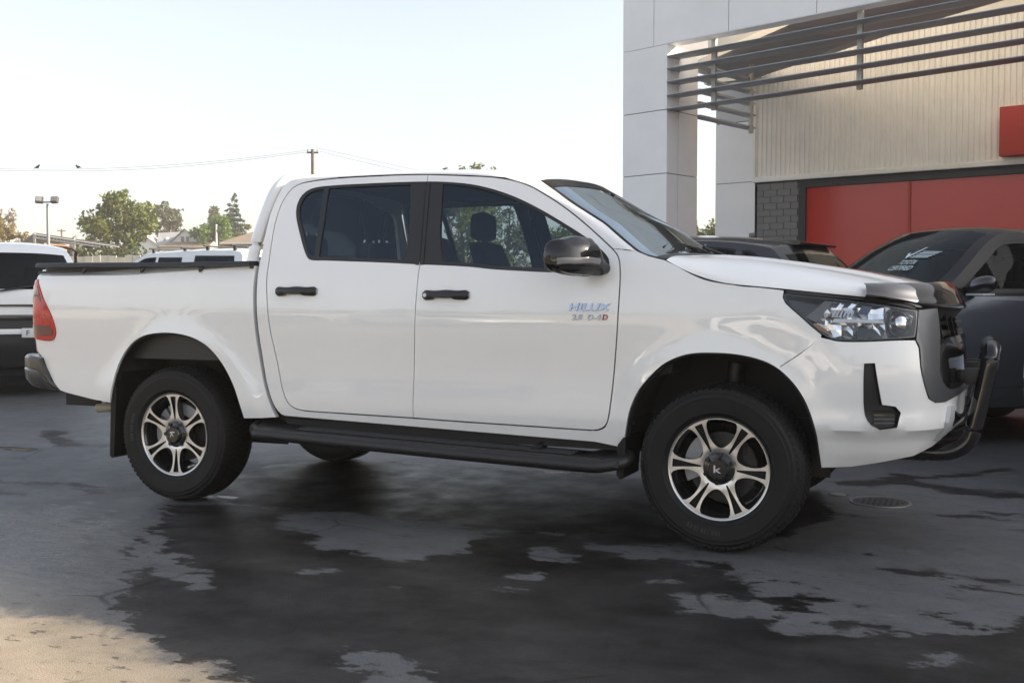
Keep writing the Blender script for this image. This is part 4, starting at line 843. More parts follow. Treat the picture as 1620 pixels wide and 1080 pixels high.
def seat(x, y, wd=.25, rear=False):
    b = MB(); b.box((x-.05, y-wd, .72), (x+.48, y+wd, .92), ch=.05); 
    se = b.build('seat', M_SEAT, T, 50)
    bk = []
    for u in np.linspace(0, 1, 12):
        z = .86+(.50 if rear else .62)*u; xc = x-.02-.22*u; ww = wd*(.98-.22*max(0, u-.55)/.45); dd = .085-.035*u
        tt = np.linspace(0, 2*pi, 21); bk.append(np.stack([xc+dd*np.sign(np.cos(tt))*np.abs(np.cos(tt))**.6, y+ww*np.sign(np.sin(tt))*np.abs(np.sin(tt))**.6, z+0*tt+(0 if u < .95 else .0)], -1))
    bk = np.array(bk); bk = np.concatenate([bk, bk[-1:].mean(1, keepdims=True).repeat(21, 1)+A([0, 0, .02])]); grid_obj('seat_back', bk, M_SEAT, se, 60)
    hr = []
    xh = x-.255
    for u in np.linspace(0, 1, 9):
        z = (1.37 if rear else 1.49)+(.14 if rear else .19)*u; k = math.sqrt(max(0.0, 1-abs(2*u-1)**3.5)); ww = .135*(.55+.45*k)*(1-.12*u)*(1 if 0 < u < 1 else .3); dd = .055*(.5+.5*k)*(1 if 0 < u < 1 else .3)
        tt = np.linspace(0, 2*pi, 17); hr.append(np.stack([xh+dd*np.sign(np.cos(tt))*np.abs(np.cos(tt))**.7, y+ww*np.sign(np.sin(tt))*np.abs(np.sin(tt))**.7, z+0*tt], -1))
    grid_obj('headrest', hr, M_SEAT, se, 60)
    ps = MB(); 
    for k in (-.05, .05): ps.tube([(x-.24, y+k, 1.44), (x-.252, y+k, 1.52)], .007, 6)
    ps.build('headrest_post', M_CHROME, se, 60)
seat(1.58, -.38); seat(1.58, .38); seat(.86, -.42, .33, True); seat(.86, .38, .33, True)
mi_ = MB(); mi_.box((2.23, -.115, 1.595), (2.255, .115, 1.665), ch=.012); mi_.tube([(2.25, 0, 1.66), (2.29, 0, 1.72)], .012, 8); mi_.build('rear_view_mirror', M_GLOSSB, T, 40)
cm_ = MB(); cm_.box((2.17, -.05, 1.65), (2.25, .05, 1.715), ch=.01); cm_.build('sensor_pod', M_GLOSSB, T, 40)
# ---- badges on the front door: chrome letters standing on the panel
def letters(txt, s0, z0, hgt, m, parent, shear=.12, track=1.0, off=.002, dep=.004, wid=None, nm='badge_letter'):
    cu = bpy.data.curves.new('t', 'FONT'); cu.body = txt; cu.size = 1; cu.extrude = 0; cu.resolution_u = 3; cu.shear = shear; cu.space_character = track; cu.offset = .012
    to = bpy.data.objects.new('t', cu); COL.objects.link(to); dg = bpy.context.evaluated_depsgraph_get(); me = to.evaluated_get(dg).to_mesh()
    V = np.array([v.co[:] for v in me.vertices]); F = [tuple(p.vertices) for p in me.polygons]; to.evaluated_get(dg).to_mesh_clear(); bpy.data.objects.remove(to); bpy.data.curves.remove(cu)
    lo, hi = V.min(0), V.max(0); k = hgt/(hi[1]-lo[1]); kx = (wid/(hi[0]-lo[0])) if wid else k
    return np.stack([(V[:, 0]-lo[0])*kx+s0, (V[:, 1]-lo[1])*k+z0], 1), F
def badge(txt, s0, z0, h, wid, m, nm):
    P, F = letters(txt, s0, z0, h, m, T, wid=wid, shear=.18)
    V = S3(P[:, 0], P[:, 1], .006); n = len(V); cnt = {}
    for f in F:
        for i in range(len(f)): cnt[(f[i], f[(i+1) % len(f)])] = 1
    V = np.vstack([V, S3(P[:, 0], P[:, 1], -.001)]); FF = list(F)+[(b, a, a+n, b+n) for (a, b) in cnt if (b, a) not in cnt]
    fd = [o for o in T.children if o.name.startswith('front_door')][0]
    obj(nm, V, FF, m, fd, None)
badge('HILUX', 2.372, 1.085, .036, .205, M_BADGE, 'model_badge'); badge('2.8  D-4', 2.385, 1.043, .026, .145, M_BADGE, 'engine_badge'); badge('D', 2.538, 1.043, .026, .026, mat('badge_red', (.25, .02, .03), .25), 'engine_badge')
# ------------------------------------------------------------------ wheels: face towards -y, hub at the origin
def make_wheel(parent, tyre_r=.381, steer_label=None):
    # rim barrel and lip
    rb = MB(); rb.lathe([(.2345, -.108), (.232, -.113), (.226, -.112), (.219, -.100), (.205, -.075), (.195, -.02), (.195, .10), (.225, .115)], 72)
    wh = rb.build('wheel', M_RIMBLK, parent, 40); fix_normals(wh)
    lip = MB(); lip.lathe([(.2255, -.1113), (.2275, -.1150), (.2325, -.1165), (.2345, -.110)], 96); fix_normals(lip.build('rim_lip', M_ALLOY, wh, 60))
    # machined face with six split spokes
    outer = np.array([(.2262*cos(t), .2262*sin(t)) for t in np.linspace(0, 2*pi, 145)[:-1]])
    inner = np.array([(.052*cos(t), .052*sin(t)) for t in np.linspace(0, 2*pi, 49)[:-1]])
    wins = []; slots = []
    for k in range(6):
        a0 = R(54+60*k+2)
        aw = a0+R(30); pts = []                      # opening between two spokes: round towards the hub, wide at the rim
        for r_, h_ in ((.2225, .290), (.211, .338), (.190, .368), (.165, .378), (.143, .362), (.124, .320), (.109, .250), (.099, .155), (.0945, .055)):
            pts.append((r_, h_))
        ring = [(r_*cos(aw+h_), r_*sin(aw+h_)) for r_, h_ in pts]+[(r_*cos(aw-h_), r_*sin(aw-h_)) for r_, h_ in pts[::-1]]
        ring += [(.2225*cos(aw+q), .2225*sin(aw+q)) for q in (-.20, -.10, 0, .10, .20)]
        wins.append(np.array(ring))
        sl = [(.082, .0035), (.115, .0070), (.16, .0120), (.20, .0175), (.2135, .0185)]
        e = np.array([cos(a0), sin(a0)]); f = np.array([-e[1], e[0]])
        slots.append(np.array([e*r_+f*h_ for r_, h_ in sl]+[e*r_-f*h_ for r_, h_ in sl[::-1]]))
    def face(holes, off, dish=.020):
        P, F = triangulate(outer, [inner]+holes, .012); r_ = np.hypot(P[:, 0], P[:, 1])
        y = -.111+off+dish*np.clip((.2262-r_)/.17, 0, 1)**1.4-.006*np.exp(-((r_-.085)/.03)**2)
        return P, F, y
    P, F, y = face(wins+slots, 0.)
    n = len(P); V = [(p[0], yy, p[1]) for p, yy in zip(P, y)]; cnt = {}
    for f in F:
        for i in range(3): cnt[(f[i], f[(i+1) % 3])] = 1
    be = [e for e in cnt if (e[1], e[0]) not in cnt]
    FF = [tuple(f) for f in F]
    obj('spoke_face', V, FF, M_ALLOY, wh, 40)
    # black sides of the spokes
    bv = sorted({i for e in be for i in e}); ix = {b: k for k, b in enumerate(bv)}; m_ = len(bv)
    Vs = [V[b] for b in bv]+[(V[b][0], V[b][1]+.045, V[b][2]) for b in bv]; Fs = [(ix[b], ix[a], ix[a]+m_, ix[b]+m_) for a, b in be]
    obj('spoke_side', Vs, Fs, M_RIMBLK, wh, 40)
    P2, F2, y2 = face(wins, .020); obj('spoke_groove', [(p[0], yy, p[1]) for p, yy in zip(P2, y2)], F2, M_SHADOWGAP, wh, 40)
    # centre cap with nuts
    cp = MB(); cp.lathe([(.078, -.078), (.078, -.092), (.072, -.101), (.060, -.106), (.050, -.109), (.047, -.122), (.042, -.129), (.040, -.129), (.0385, -.126), (0, -.126)], 40); cap = cp.build('centre_cap', M_RIMBLK, wh, 40); fix_normals(cap)
    for k in range(6):
        a = R(24+60*k); nu = MB(); nu.tube([(.0635*cos(a), -.085, .0635*sin(a)), (.0635*cos(a), -.114, .0635*sin(a))], .0115, 6, up=(0, 0, 1)); nu.build('wheel_nut', M_GLOSSB, wh, 30)
    LP, LF = letters('k', -.017, -.017, .034, None, None, wid=.034, shear=0); obj('cap_letter', [(p[0], -.1275, p[1]) for p in LP], LF, M_SILVER, cap)
    # brake disc and caliper
    bd = MB(); bd.lathe([(.06, -.035), (.158, -.035), (.158, -.010), (.06, -.010)], 48); bd.lathe([(0, -.06), (.075, -.06), (.08, -.035)], 32); fix_normals(bd.build('brake_disc', M_STEEL, wh, 40))
    # tyre carcass
    prof = [(.219, .112), (.240, .124), (.285, .134), (.325, .132), (.352, .120), (.3655, .108), (.3745, .085), (.3765, .05), (.377, 0), (.3765, -.05), (.3745, -.085), (.3655, -.108), (.356, -.117), (.3535, -.1215), (.350, -.1215), (.347, -.1235), (.340, -.1270), (.338, -.1300), (.334, -.1290), (.322, -.1325), (.320, -.1350), (.316, -.1340), (.285, -.1355), (.258, -.1310), (.2545, -.1325), (.251, -.1290), (.242, -.1240), (.2355, -.1130), (.222, -.105)]
    ty = MB(); ty.lathe(prof, 120); tyre = ty.build('tyre', M_RUBBER, wh, 32); fix_normals(tyre)
    # tread and shoulder blocks
    tb = MB(); NB = 76
    for k in range(NB):
        a = 2*pi*k/NB; da = 2*pi/NB
        for y0, y1, sh, r1 in ((-.118, -.072, 0., .3735), (-.064, -.024, .5, .3835), (-.018, .018, .15, .384), (.024, .064, .65, .3835), (.072, .118, .3, .3735)):
            aa = a+sh*da; q = []
            for rr_, inn_ in ((.366, 0), (None, 1)):
                for (yy_, s_) in ((y0, -1), (y1, -1), (y1, 1), (y0, 1)):
                    outer_ = abs(yy_) > .1
                    r_ = rr_ if rr_ else (.3625 if outer_ else .3805 if abs(yy_) > .05 else .3812)
                    if rr_ and outer_: r_ = .352
                    ang = aa+s_*da*(.36 if not inn_ else .33)+yy_*.9*(1 if y0 > 0 else -1)*.6
                    yv = yy_*(1.0 if not outer_ else 1.035)
                    q.append((r_*cos(ang), yv, r_*sin(ang)))
            tb.add(q, [(0, 1, 2, 3), (7, 6, 5, 4), (0, 4, 5, 1), (1, 5, 6, 2), (2, 6, 7, 3), (3, 7, 4, 0)])
    tr = tb.build('tread_blocks', M_RUBBER, wh, None, kind='stuff')
    fix_normals(tr)
    # raised sidewall ribs as faint lettering blocks
    sb = MB()
    for base in (R(-118),):
        for k, wdt in enumerate((.9, .7, 1, .5, .9, .8, .4, 1, .9, .6)):
            a = base+k*.058; q = []
            for r_ in (.275, .298):
                for s_ in (0, .045*wdt): q.append((r_*cos(a+s_), -.1372, r_*sin(a+s_)))
            sb.add(q, [(0, 1, 3, 2)])
    fix_normals(sb.build('sidewall_moulding', M_MOULD, tyre))
    return wh
wroot = bpy.data.objects.new('pickup_proto', None); COL.objects.link(wroot)
w0 = make_wheel(wroot)
for (x, y, face_, st, spin) in ((3.085, -.789, 1, -2.6, 0), (0, -.789, 1, 0, 84), (3.085, .789, -1, -2.6, 30), (0, .789, -1, 0, 50)):
    c = w0 if spin == 0 else copy_tree(w0)
    c.parent = T; c.location = (x, y, .3805)
    c.rotation_euler = Matrix.Rotation(R(st)+(pi if face_ < 0 else 0), 4, 'Z').to_3x3().to_4x4().__matmul__(Matrix.Rotation(R(spin), 4, 'Y')).to_euler()
    if face_ > 0:
        cl = MB(); t = np.linspace(R(128), R(205), 14); q = [(.172*cos(a), 0, .172*sin(a)) for a in t]+[(.108*cos(a), 0, .108*sin(a)) for a in t[::-1]]
        n = len(q); cl.add([(p[0], -.058, p[2]) for p in q]+[(p[0], .01, p[2]) for p in q], [tuple(range(n)), tuple(range(2*n-1, n-1, -1))]+[(i, (i+1) % n, n+(i+1) % n, n+i) for i in range(n)])
        k = cl.build('brake_caliper', M_CALIP, c, 30); fix_normals(k); k.rotation_euler = (0, -R(spin), 0)
bpy.data.objects.remove(wroot)
# ------------------------------------------------------------------ parked vehicles
M_GREYMET = mat('grey_metallic', (.13, .14, .16), .25, metal=.6, coat=1.0)
M_BLKPAINT = mat('black_paint', (.008, .008, .010), .3, coat=1.0); M_BLKTOP = mat('black_roof_paint', (.008, .008, .009), .35, spec=.35)
M_WPAINT = mat('white_car_paint', (.78, .79, .80), .3, coat=1.0)
M_CARGLASS = glass('car_glass', (.22, .27, .28), refl=(.16, .17, .18)); M_WSCR = glass('car_windscreen', (.46, .52, .52), refl=(.55, .6, .62)); M_PRIV = glass('privacy_glass', (.06, .07, .08), refl=(.5, .54, .56))
M_TYRE2 = mat('tyre_plain', (.016, .016, .016), .75); M_RIM2 = mat('rim_silver', (.45, .45, .46), .35, metal=.9)
M_PLATE = mat('plate_white', (.65, .66, .66), .5); M_INK = mat('plate_ink', (.02, .02, .05), .5)
def cr4(P, k=6):
    P = np.asarray(P, float); out = []; seg = []
    for i in range(len(P)-1):
        p0 = P[max(i-1, 0)]; p1 = P[i]; p2 = P[i+1]; p3 = P[min(i+2, len(P)-1)]; l = np.linalg.norm(p2[:2]-p1[:2])+1e-9
        t1 = (p2-p0); t1 = t1/(np.linalg.norm(t1[:2])+1e-9)*l; t2 = (p3-p1); t2 = t2/(np.linalg.norm(t2[:2])+1e-9)*l
        for j in range(k):
            u = j/k; out.append((2*u**3-3*u*u+1)*p1+(u**3-2*u*u+u)*t1*.8+(-2*u**3+3*u*u)*p2+(u**3-u*u)*t2*.8); seg.append(i)
    out.append(P[-1]); return np.array(out), seg
def car_wheel(parent, x, y, r, side, width=.22):
    t = MB(); t.lathe([(r*.66, -.10), (r*.8, -.112), (r*.95, -.10), (r, -.06), (r, .06), (r*.95, .10), (r*.66, .10)], 40); wh = t.build('wheel', M_TYRE2, parent, 35); fix_normals(wh)
    q = MB(); q.lathe([(r*.67, -.10), (r*.64, -.105), (r*.60, -.08), (r*.60, .05)], 40); q.lathe([(0, -.075), (r*.16, -.075), (r*.18, -.06)], 20); fix_normals(q.build('rim', M_RIM2, wh, 35))
    for k in range(5):
        a = 2*pi*k/5+.3; M_ = Matrix.Rotation(-a, 4, 'Y'); b = MB(); b.box((r*.10, -.085, -r*.075), (r*.63, -.06, r*.075), M_, ch=.006); b.build('spoke', M_RIM2, wh, 40)
    q = MB(); q.lathe([(0, -.02), (r*.6, -.02)], 24); q.build('brake_shadow', M_DARK, wh)
    wh.location = (x, y, r); wh.rotation_euler = (0, 0, 0 if side > 0 else pi); return wh
def build_car(name, label, cat, loc, rz, spec, group=None):
    t = thing(name, label, cat, loc, rz, group); s = spec; wp = nspline([a for a, _ in s['w']], [b for _, b in s['w']]); xr, xf = s['ends']
    def half(x, z):
        x = np.asarray(x, float); k = np.clip((x-(xf-s.get('tf', .9)))/s.get('tf', .9), 0, 1)**2.6*s.get('kf', .16)+np.clip(((xr+s.get('tr', .6))-x)/s.get('tr', .6), 0, 1)**2.6*s.get('kr', .10)
        return wp(z)*(1-k)
    def surf(x, z, off=0.): x = np.asarray(x, float); z = np.asarray(z, float); return np.stack([x, -(half(x, z)+off), z], -1)
    EC = np.array([e+c for e, c in zip(s['E'], s['C'])], float); D, seg = cr4(EC)
    rows = []; vv = np.linspace(-1, 1, 41); p = s.get('p', 3.2); f_ = 1-np.abs(vv)**p
    for xe, ze, xc, zc in D: rows.append(np.stack([xe+(xc-xe)*f_, vv*float(half(xe, ze)), ze+(zc-ze)*f_], -1))
    G = np.array(rows); nb = G.shape[1]; parts = {}
    for i in range(len(rows)-1):
        mseg = s['M'][seg[i]]
        if i == 0 or s['M'][seg[i-1]] != mseg: run = i
        for j in range(nb-1):
            m_ = mseg
            if mseg.startswith('glass') and (j < 2 or j >= nb-3): m_ = s.get('pillar', 'body')
            key_ = (m_, run, (j > 20) if m_ in ('pil',) or (mseg.startswith('glass') and m_ == 'body') else 0); parts.setdefault(key_, []).append((i*nb+j, (i+1)*nb+j, (i+1)*nb+j+1, i*nb+j+1))
    Vg = G.reshape(-1, 3); nmmap = {'body': ('body_top', s['paint']), 'roof': ('roof', s.get('roofm', s['paint'])), 'glassf': ('windscreen', M_WSCR), 'glassr': ('rear_window', s.get('rglass', M_PRIV)), 'black': ('trim', M_BLACKP), 'pil': ('pillar', s.get('pilm', M_BLKPAINT))}
    for k_, fs in parts.items():
        used = sorted({i for f in fs for i in f}); ix = {a: b for b, a in enumerate(used)}
        o = obj(nmmap[k_[0]][0], Vg[used], [tuple(ix[i] for i in f) for f in fs], nmmap[k_[0]][1], t, 50)
    # sides
    arcs = []
    zb = s['bottom']; Pm = list(map(tuple, D[:, :2])); low = []
    for cx, r in ((s['wf'], s['ar']), (s['wr'], s['ar'])):
        a0 = math.asin((zb-s['r'])/r); a = np.linspace(a0, pi-a0, 17); low += [(cx+r*cos(q), s['r']+r*sin(q)) for q in a]
    poly = np.array(Pm+low); upper = None
    if s.get('upper'):
        zb_ = s['belt']-.015
        def clip(P, sg):
            out = []
            for i in range(len(P)):
                a, b = P[i-1], P[i]; ia, ib = sg*(a[1]-zb_) > 0, sg*(b[1]-zb_) > 0
                if ia != ib: t_ = (zb_-a[1])/(b[1]-a[1]); out.append(a+(b-a)*t_)
                if ib: out.append(b)
            return np.array(out)
        upper = clip(poly, 1); poly = clip(poly, -1)
    for sd in (1, -1):
        wins = [sm(wv, corner=30) for wv, _ in s['win']]
        panel('body_side', poly, s['paint'], t, sd, holes=[] if upper is not None else wins, h=.10, depth=.03, surf=surf)
        if upper is not None: panel('window_surround', upper, s['upper'], t, sd, holes=wins, h=.10, depth=.03, surf=surf)
        if s.get('canopyband'): pass
        for wv, gm in s['win']:
            wv = sm(wv, corner=30); panel('window_trim', inset(wv, .0), M_BLKTOP, t, sd, holes=[inset(wv, .022)], h=.1, off=-.004, depth=.01, surf=surf); panel('side_window', inset(wv, .02), gm, t, sd, h=.15, off=-.008, depth=0, surf=surf)
        for ln in s.get('lines', []):
            a = np.array(sm(ln, False)); q = surf(a[:, 0], a[:, 1], .001); q2 = surf(a[:, 0], a[:, 1]-.006, .001); strip('shut_line', mir(q, sd), mir(q2, sd), M_SHADOWGAP, t, flip=sd > 0)
        for cx in (s['wf'], s['wr']):
            a = np.linspace(a0, pi-a0, 17); x = cx+(s['ar'])*np.cos(a); z = s['r']+s['ar']*np.sin(a); o_ = surf(x, z, s.get('flare', .012)); i_ = surf(x, z, -.35)
            x2 = cx+(s['ar']+s.get('fw', .05))*np.cos(a); z2 = s['r']+(s['ar']+s.get('fw', .05))*np.sin(a); e_ = surf(x2, np.maximum(z2, zb), .004)
            grid_obj('wheel_arch', mir([e_, o_, i_], sd), s.get('archm', M_BLACKP), t, 40, flip=sd > 0)
            car_wheel(t, cx, -sd*(float(wp(.5))-.115), s['r'], sd)
        if 'mirror' in s:
            mx, mz = s['mirror']; b = MB(); hw = float(half(mx, mz)); ks = [(0, .03, .03), (.05, .06, .06), (.10, .085, .085), (.17, .085, .08), (.22, .05, .05), (.235, .01, .01)]
            rows_ = []
            for dy, rx, rz_ in spl(ks, 14):
                q = np.linspace(0, 2*pi, 17); rows_.append(np.stack([mx-.25*dy+rx*np.cos(q)*.9, -(hw-.02+dy)+0*q, mz+.25*dy+rz_*.85*np.sin(q)], -1))
            mo = grid_obj('door_mirror', mir(rows_, sd), M_BLKPAINT, t, 60, flip=sd > 0)
            b.box((mx-.07, -(hw+.20), mz-.04), (mx+.04, -(hw+.02), mz-.025)); b.V = [(x, y*sd, z) for x, y, z in b.V]; fix_normals(b.build('mirror_trim', M_SILVER, mo))
    # cabin and underside
    b = MB(); b.box((xr+.25, -.62, .25), (xf-.25, .62, .42)); b.build('underbody', M_DARK, t)
    c0, c1 = s['cab']; zc = s['belt']
    b = MB(); b.box((c0, -.66, .42), (c1, .66, .62)); b.build('cabin_floor', M_INT, t)
    b = MB(); b.prism([(c1-.42, zc-.18), (c1-.30, zc-.06), (c1+.10, zc-.02), (c1+.10, .45), (c1-.2, .45)], 'y', -.62, .62); fix_normals(b.build('dashboard', M_INT, t))
    for sx in s.get('seats', []):
        for y in (-.34, .34):
            b = MB(); b.box((sx-.05, y-.23, .62), (sx+.42, y+.23, zc-.22), ch=.05); se = b.build('seat', M_SEAT, t, 50); b = MB(); b.box((sx-.22, y-.22, .7), (sx-.04, y+.22, zc+.12), ch=.05); b.build('seat_back', M_SEAT, se, 50); b = MB(); b.box((sx-.25, y-.12, zc+.11), (sx-.14, y+.12, zc+.31), ch=.04); b.build('headrest', M_SEAT, se, 50)
    return t, surf, half
E_SUV = [(-2.22, .32), (-2.27, .55), (-2.25, .85), (-2.16, 1.08), (-1.98, 1.42), (-1.80, 1.60), (-1.2, 1.655), (-.4, 1.675), (.02, 1.650), (.70, 1.22), (.92, 1.165), (1.75, 1.08), (2.10, .93), (2.22, .72), (2.22, .45), (2.12, .26)]
C_SUV = [(-2.30, .32), (-2.36, .55), (-2.34, .85), (-2.25, 1.10), (-2.06, 1.46), (-1.88, 1.66), (-1.2, 1.720), (-.4, 1.740), (.16, 1.715), (.92, 1.235), (1.20, 1.175), (1.98, 1.09), (2.30, .93), (2.40, .72), (2.40, .45), (2.28, .26)]
W_SUV = [(.2, .84), (.4, .895), (.7, .915), (.95, .91), (1.1, .89), (1.22, .855), (1.45, .755), (1.62, .655), (1.75, .60)]
MSEG = ['body']*3+['body', 'glassr', 'roof', 'roof', 'roof', 'glassf', 'body', 'body', 'body', 'body', 'body', 'body']
MSEG = ['black', 'body', 'body', 'glassr', 'body', 'roof', 'roof', 'roof', 'glassf', 'body', 'body', 'body', 'body', 'black', 'black']
WIN_SUV = [([(.60, 1.20), (.08, 1.555), (-.02, 1.598), (-.28, 1.610), (-.32, 1.20)], M_CARGLASS), ([(-.40, 1.20), (-.37, 1.612), (-.8, 1.605), (-1.22, 1.565), (-1.28, 1.22)], M_CARGLASS), ([(-1.36, 1.225), (-1.30, 1.56), (-1.52, 1.53), (-1.80, 1.33), (-1.78, 1.24)], M_PRIV)]
base = dict(ends=(-2.36, 2.40), E=E_SUV, C=C_SUV, M=MSEG, w=W_SUV, wf=1.42, wr=-1.30, r=.345, ar=.41, bottom=.30, win=WIN_SUV, cab=(-1.9, 1.1), belt=1.18, seats=(.1, -.85), mirror=(.48, 1.21), pillar='pil',
            lines=[[(.68, 1.19), (.78, .95), (.80, .45)], [(-.36, 1.18), (-.35, .45)], [(-1.30, 1.18), (-1.22, .95), (-1.0, .72)], [(.9, .46), (-.98, .46)]])
g_t, g_s, g_h = build_car('grey_suv', 'dark grey metallic SUV with black roof facing the pickup, sticker on its windscreen', 'SUV', (3.86, 4.25, .0), R(-138), dict(base, paint=M_GREYMET, roofm=M_BLKTOP, upper=M_BLKTOP, pilm=M_BLKTOP))
# windscreen sticker: tick, ribbed flag and two lines of lettering
def on_ws(u, v):
    """point on the windscreen, u across (car's left positive), v 0 bottom .. 1 top"""
    e0, e1 = np.array(E_SUV[9]+C_SUV[9], float), np.array(E_SUV[8]+C_SUV[8], float); e = e0+(e1-e0)*v; hw = float(g_h(e[0], e[1])); f = 1-abs(u/hw)**3.2
    return np.array([e[0]+(e[2]-e[0])*f, u, e[1]+(e[3]-e[1])*f])
M_STICK = mat('sticker_white', (.50, .60, .62), .5)
def ws_flat(nm, P, F, m, par):
    V = []
    for a, b_ in P:
        p = on_ws(a, b_); V.append(p+np.array([.010, 0, .018]))
    return obj(nm, V, F, m, par)
stk = thing('windscreen_sticker', 'white tick sticker reading TOYOTA CERTIFIED inside the grey SUV windscreen', 'sticker', (0, 0, 0)); stk.location = g_t.location; stk.rotation_euler = g_t.rotation_euler
u0 = .20; v0 = .50
ws_flat('tick', [(u0, v0+.05), (u0+.035, v0-.03), (u0+.047, v0-.03), (u0+.13, v0+.16), (u0+.110, v0+.16), (u0+.042, v0+.025), (u0+.016, v0+.07)], [(0, 1, 5, 6), (1, 2, 5), (2, 3, 4, 5)], M_STICK, stk)
P = []; F = []
for k in range(5):
    z = v0-.02+.025*k; n = len(P); P += [(u0+.075+.014*k, z), (u0+.26+.012*k, z), (u0+.264+.012*k, z+.012), (u0+.079+.014*k, z+.012)]; F.append((n, n+1, n+2, n+3))
ws_flat('flag_bar', P, F, M_STICK, stk)['kind'] = 'stuff'
for txt, vz, wd in (('TOYOTA', v0-.14, .17), ('CERTIFIED', v0-.24, .235)):
    LP, LF = letters(txt, 0, 0, .075, None, None, wid=wd, shear=0); ws_flat('sticker_text', [(u0+.13-wd/2+p[0], vz+p[1]) for p in LP], LF, M_STICK, stk)
# black hatchback parked beyond it
E_H = [(-2.02, .32), (-2.07, .55), (-2.03, .9), (-1.95, 1.10), (-1.62, 1.42), (-1.50, 1.50), (-1.0, 1.575), (-.3, 1.605), (.10, 1.580), (1.0, 1.12), (1.12, 1.07), (1.75, .97), (2.05, .82), (2.15, .62), (2.15, .42), (2.05, .25)]
C_H = [(-2.12, .32), (-2.18, .55), (-2.14, .9), (-2.04, 1.10), (-1.74, 1.45), (-1.62, 1.56), (-1.0, 1.650), (-.3, 1.68), (.22, 1.65), (1.2, 1.14), (1.34, 1.09), (1.95, .98), (2.25, .82), (2.33, .62), (2.33, .42), (2.22, .25)]
WIN_H = [([(.86, 1.12), (.10, 1.50), (-.05, 1.535), (-.30, 1.54), (-.36, 1.13)], M_PRIV), ([(-.44, 1.13), (-.38, 1.54), (-.9, 1.52), (-1.15, 1.49), (-1.22, 1.16)], M_PRIV), ([(-1.30, 1.17), (-1.22, 1.48), (-1.38, 1.44), (-1.64, 1.22)], M_PRIV)]
h_t, h_s, h_h = build_car('black_hatchback', 'black hatchback with roof spoiler parked beside the brick pier', 'hatchback', (1.0, 6.1, .15), R(165), dict(base, E=E_H, C=C_H, win=WIN_H, paint=M_BLKPAINT, ends=(-2.18, 2.33), wr=-1.25, wf=1.35, belt=1.1, seats=(), rglass=M_PRIV))
b = MB(); b.prism([(-1.30, 1.585), (-1.32, 1.620), (-1.62, 1.580), (-1.72, 1.556), (-1.70, 1.535), (-1.58, 1.535)], 'y', -.46, .46); fix_normals(b.build('roof_spoiler', M_BLKPAINT, h_t, 40))
b = MB(); b.box((-1.02, -.02, 1.64), (-.94, .02, 1.70), ch=.015); b.build('roof_antenna', M_BLKPAINT, h_t, 40)
for sd in (1, -1):
    b = MB(); b.box((-2.02, .62*sd-.14, .95), (-1.90, .62*sd+.14, 1.16), ch=.03); b.build('tail_lamp', M_SILVER, h_t, 40)
# white SUV seen from behind at the left edge
E_L = [(-2.42, .36), (-2.46, .62), (-2.43, .95), (-2.40, 1.22), (-2.20, 1.66), (-2.02, 1.745), (-1.2, 1.80), (-.3, 1.80), (.12, 1.765), (1.0, 1.26), (1.15, 1.21), (2.0, 1.12), (2.30, .95), (2.40, .7), (2.40, .5), (2.3, .36)]
C_L = [(-2.48, .36), (-2.54, .62), (-2.52, .95), (-2.50, 1.26), (-2.30, 1.69), (-2.12, 1.80), (-1.2, 1.86), (-.3, 1.86), (.25, 1.82), (1.2, 1.28), (1.35, 1.22), (2.2, 1.13), (2.5, .95), (2.58, .7), (2.58, .5), (2.45, .36)]
W_L = [(.3, .86), (.5, .90), (.8, .93), (1.05, .925), (1.25, .90), (1.4, .855), (1.6, .775), (1.75, .69), (1.9, .62)]
WIN_L = [([(.86, 1.27), (.15, 1.67), (-.05, 1.70), (-.32, 1.71), (-.36, 1.28)], M_CARGLASS), ([(-.44, 1.28), (-.40, 1.71), (-1.2, 1.70), (-1.28, 1.29)], M_CARGLASS), ([(-1.38, 1.30), (-1.30, 1.69), (-2.0, 1.62), (-2.2, 1.34)], M_PRIV)]
l_t, l_s, l_h = build_car('white_suv', 'white SUV seen from behind at far left beyond the pickup tray', 'SUV', (-8, 5.03, 1.14)[:2]+(0,), R(90+47), dict(base, E=E_L, C=C_L, w=W_L, win=WIN_L, paint=M_WPAINT, ends=(-2.54, 2.58), wr=-1.4, wf=1.5, r=.38, ar=.45, bottom=.36, belt=1.27, seats=(.15, -.8), pillar='body', rglass=M_PRIV, mirror=(.68, 1.27), cab=(-2.1, 1.1), kr=.06, M=['black', 'black', 'body', 'glassr', 'body', 'roof', 'roof', 'roof', 'glassf', 'body', 'body', 'body', 'body', 'black', 'black']))
def rear(nm, y0, y1, z0, z1, m, x=-2.55, th=.04, par=None, ch=.004):
    b = MB(); b.box((x, y0, z0), (x+th, y1, z1), ch=ch); return b.build(nm, m, par or l_t, 40)
rear('garnish', -.80, .80, .905, .965, M_BLKPAINT, -2.545); rear('badge_bar', -.78, .55, 1.06, 1.085, M_BLKPAINT, -2.535); rear('bumper_bar', -.86, .40, .74, .80, M_WPAINT, -2.565, .06)
np_ = rear('number_plate', -.56, -.20, .70, .81, M_PLATE, -2.585, .012)
LP, LF = letters('F', 0, 0, .06, None, None, shear=0); obj('plate_text', [(-2.5865, -.25-p[0], .725+p[1]) for p in LP], LF, M_INK, np_)
wp_ = MB(); wp_.tube([(-2.54, .05, 1.235), (-2.50, -.35, 1.30), (-2.47, -.55, 1.36)], .012, 6); wp_.build('rear_wiper', M_BLACKP, l_t, 50)
for sd in (1, -1):
    b = MB(); b.box((-2.49, .80*sd-.09, .98), (-2.36, .80*sd+.08, 1.22), ch=.03); b.build('tail_lamp', M_RED, l_t, 40)
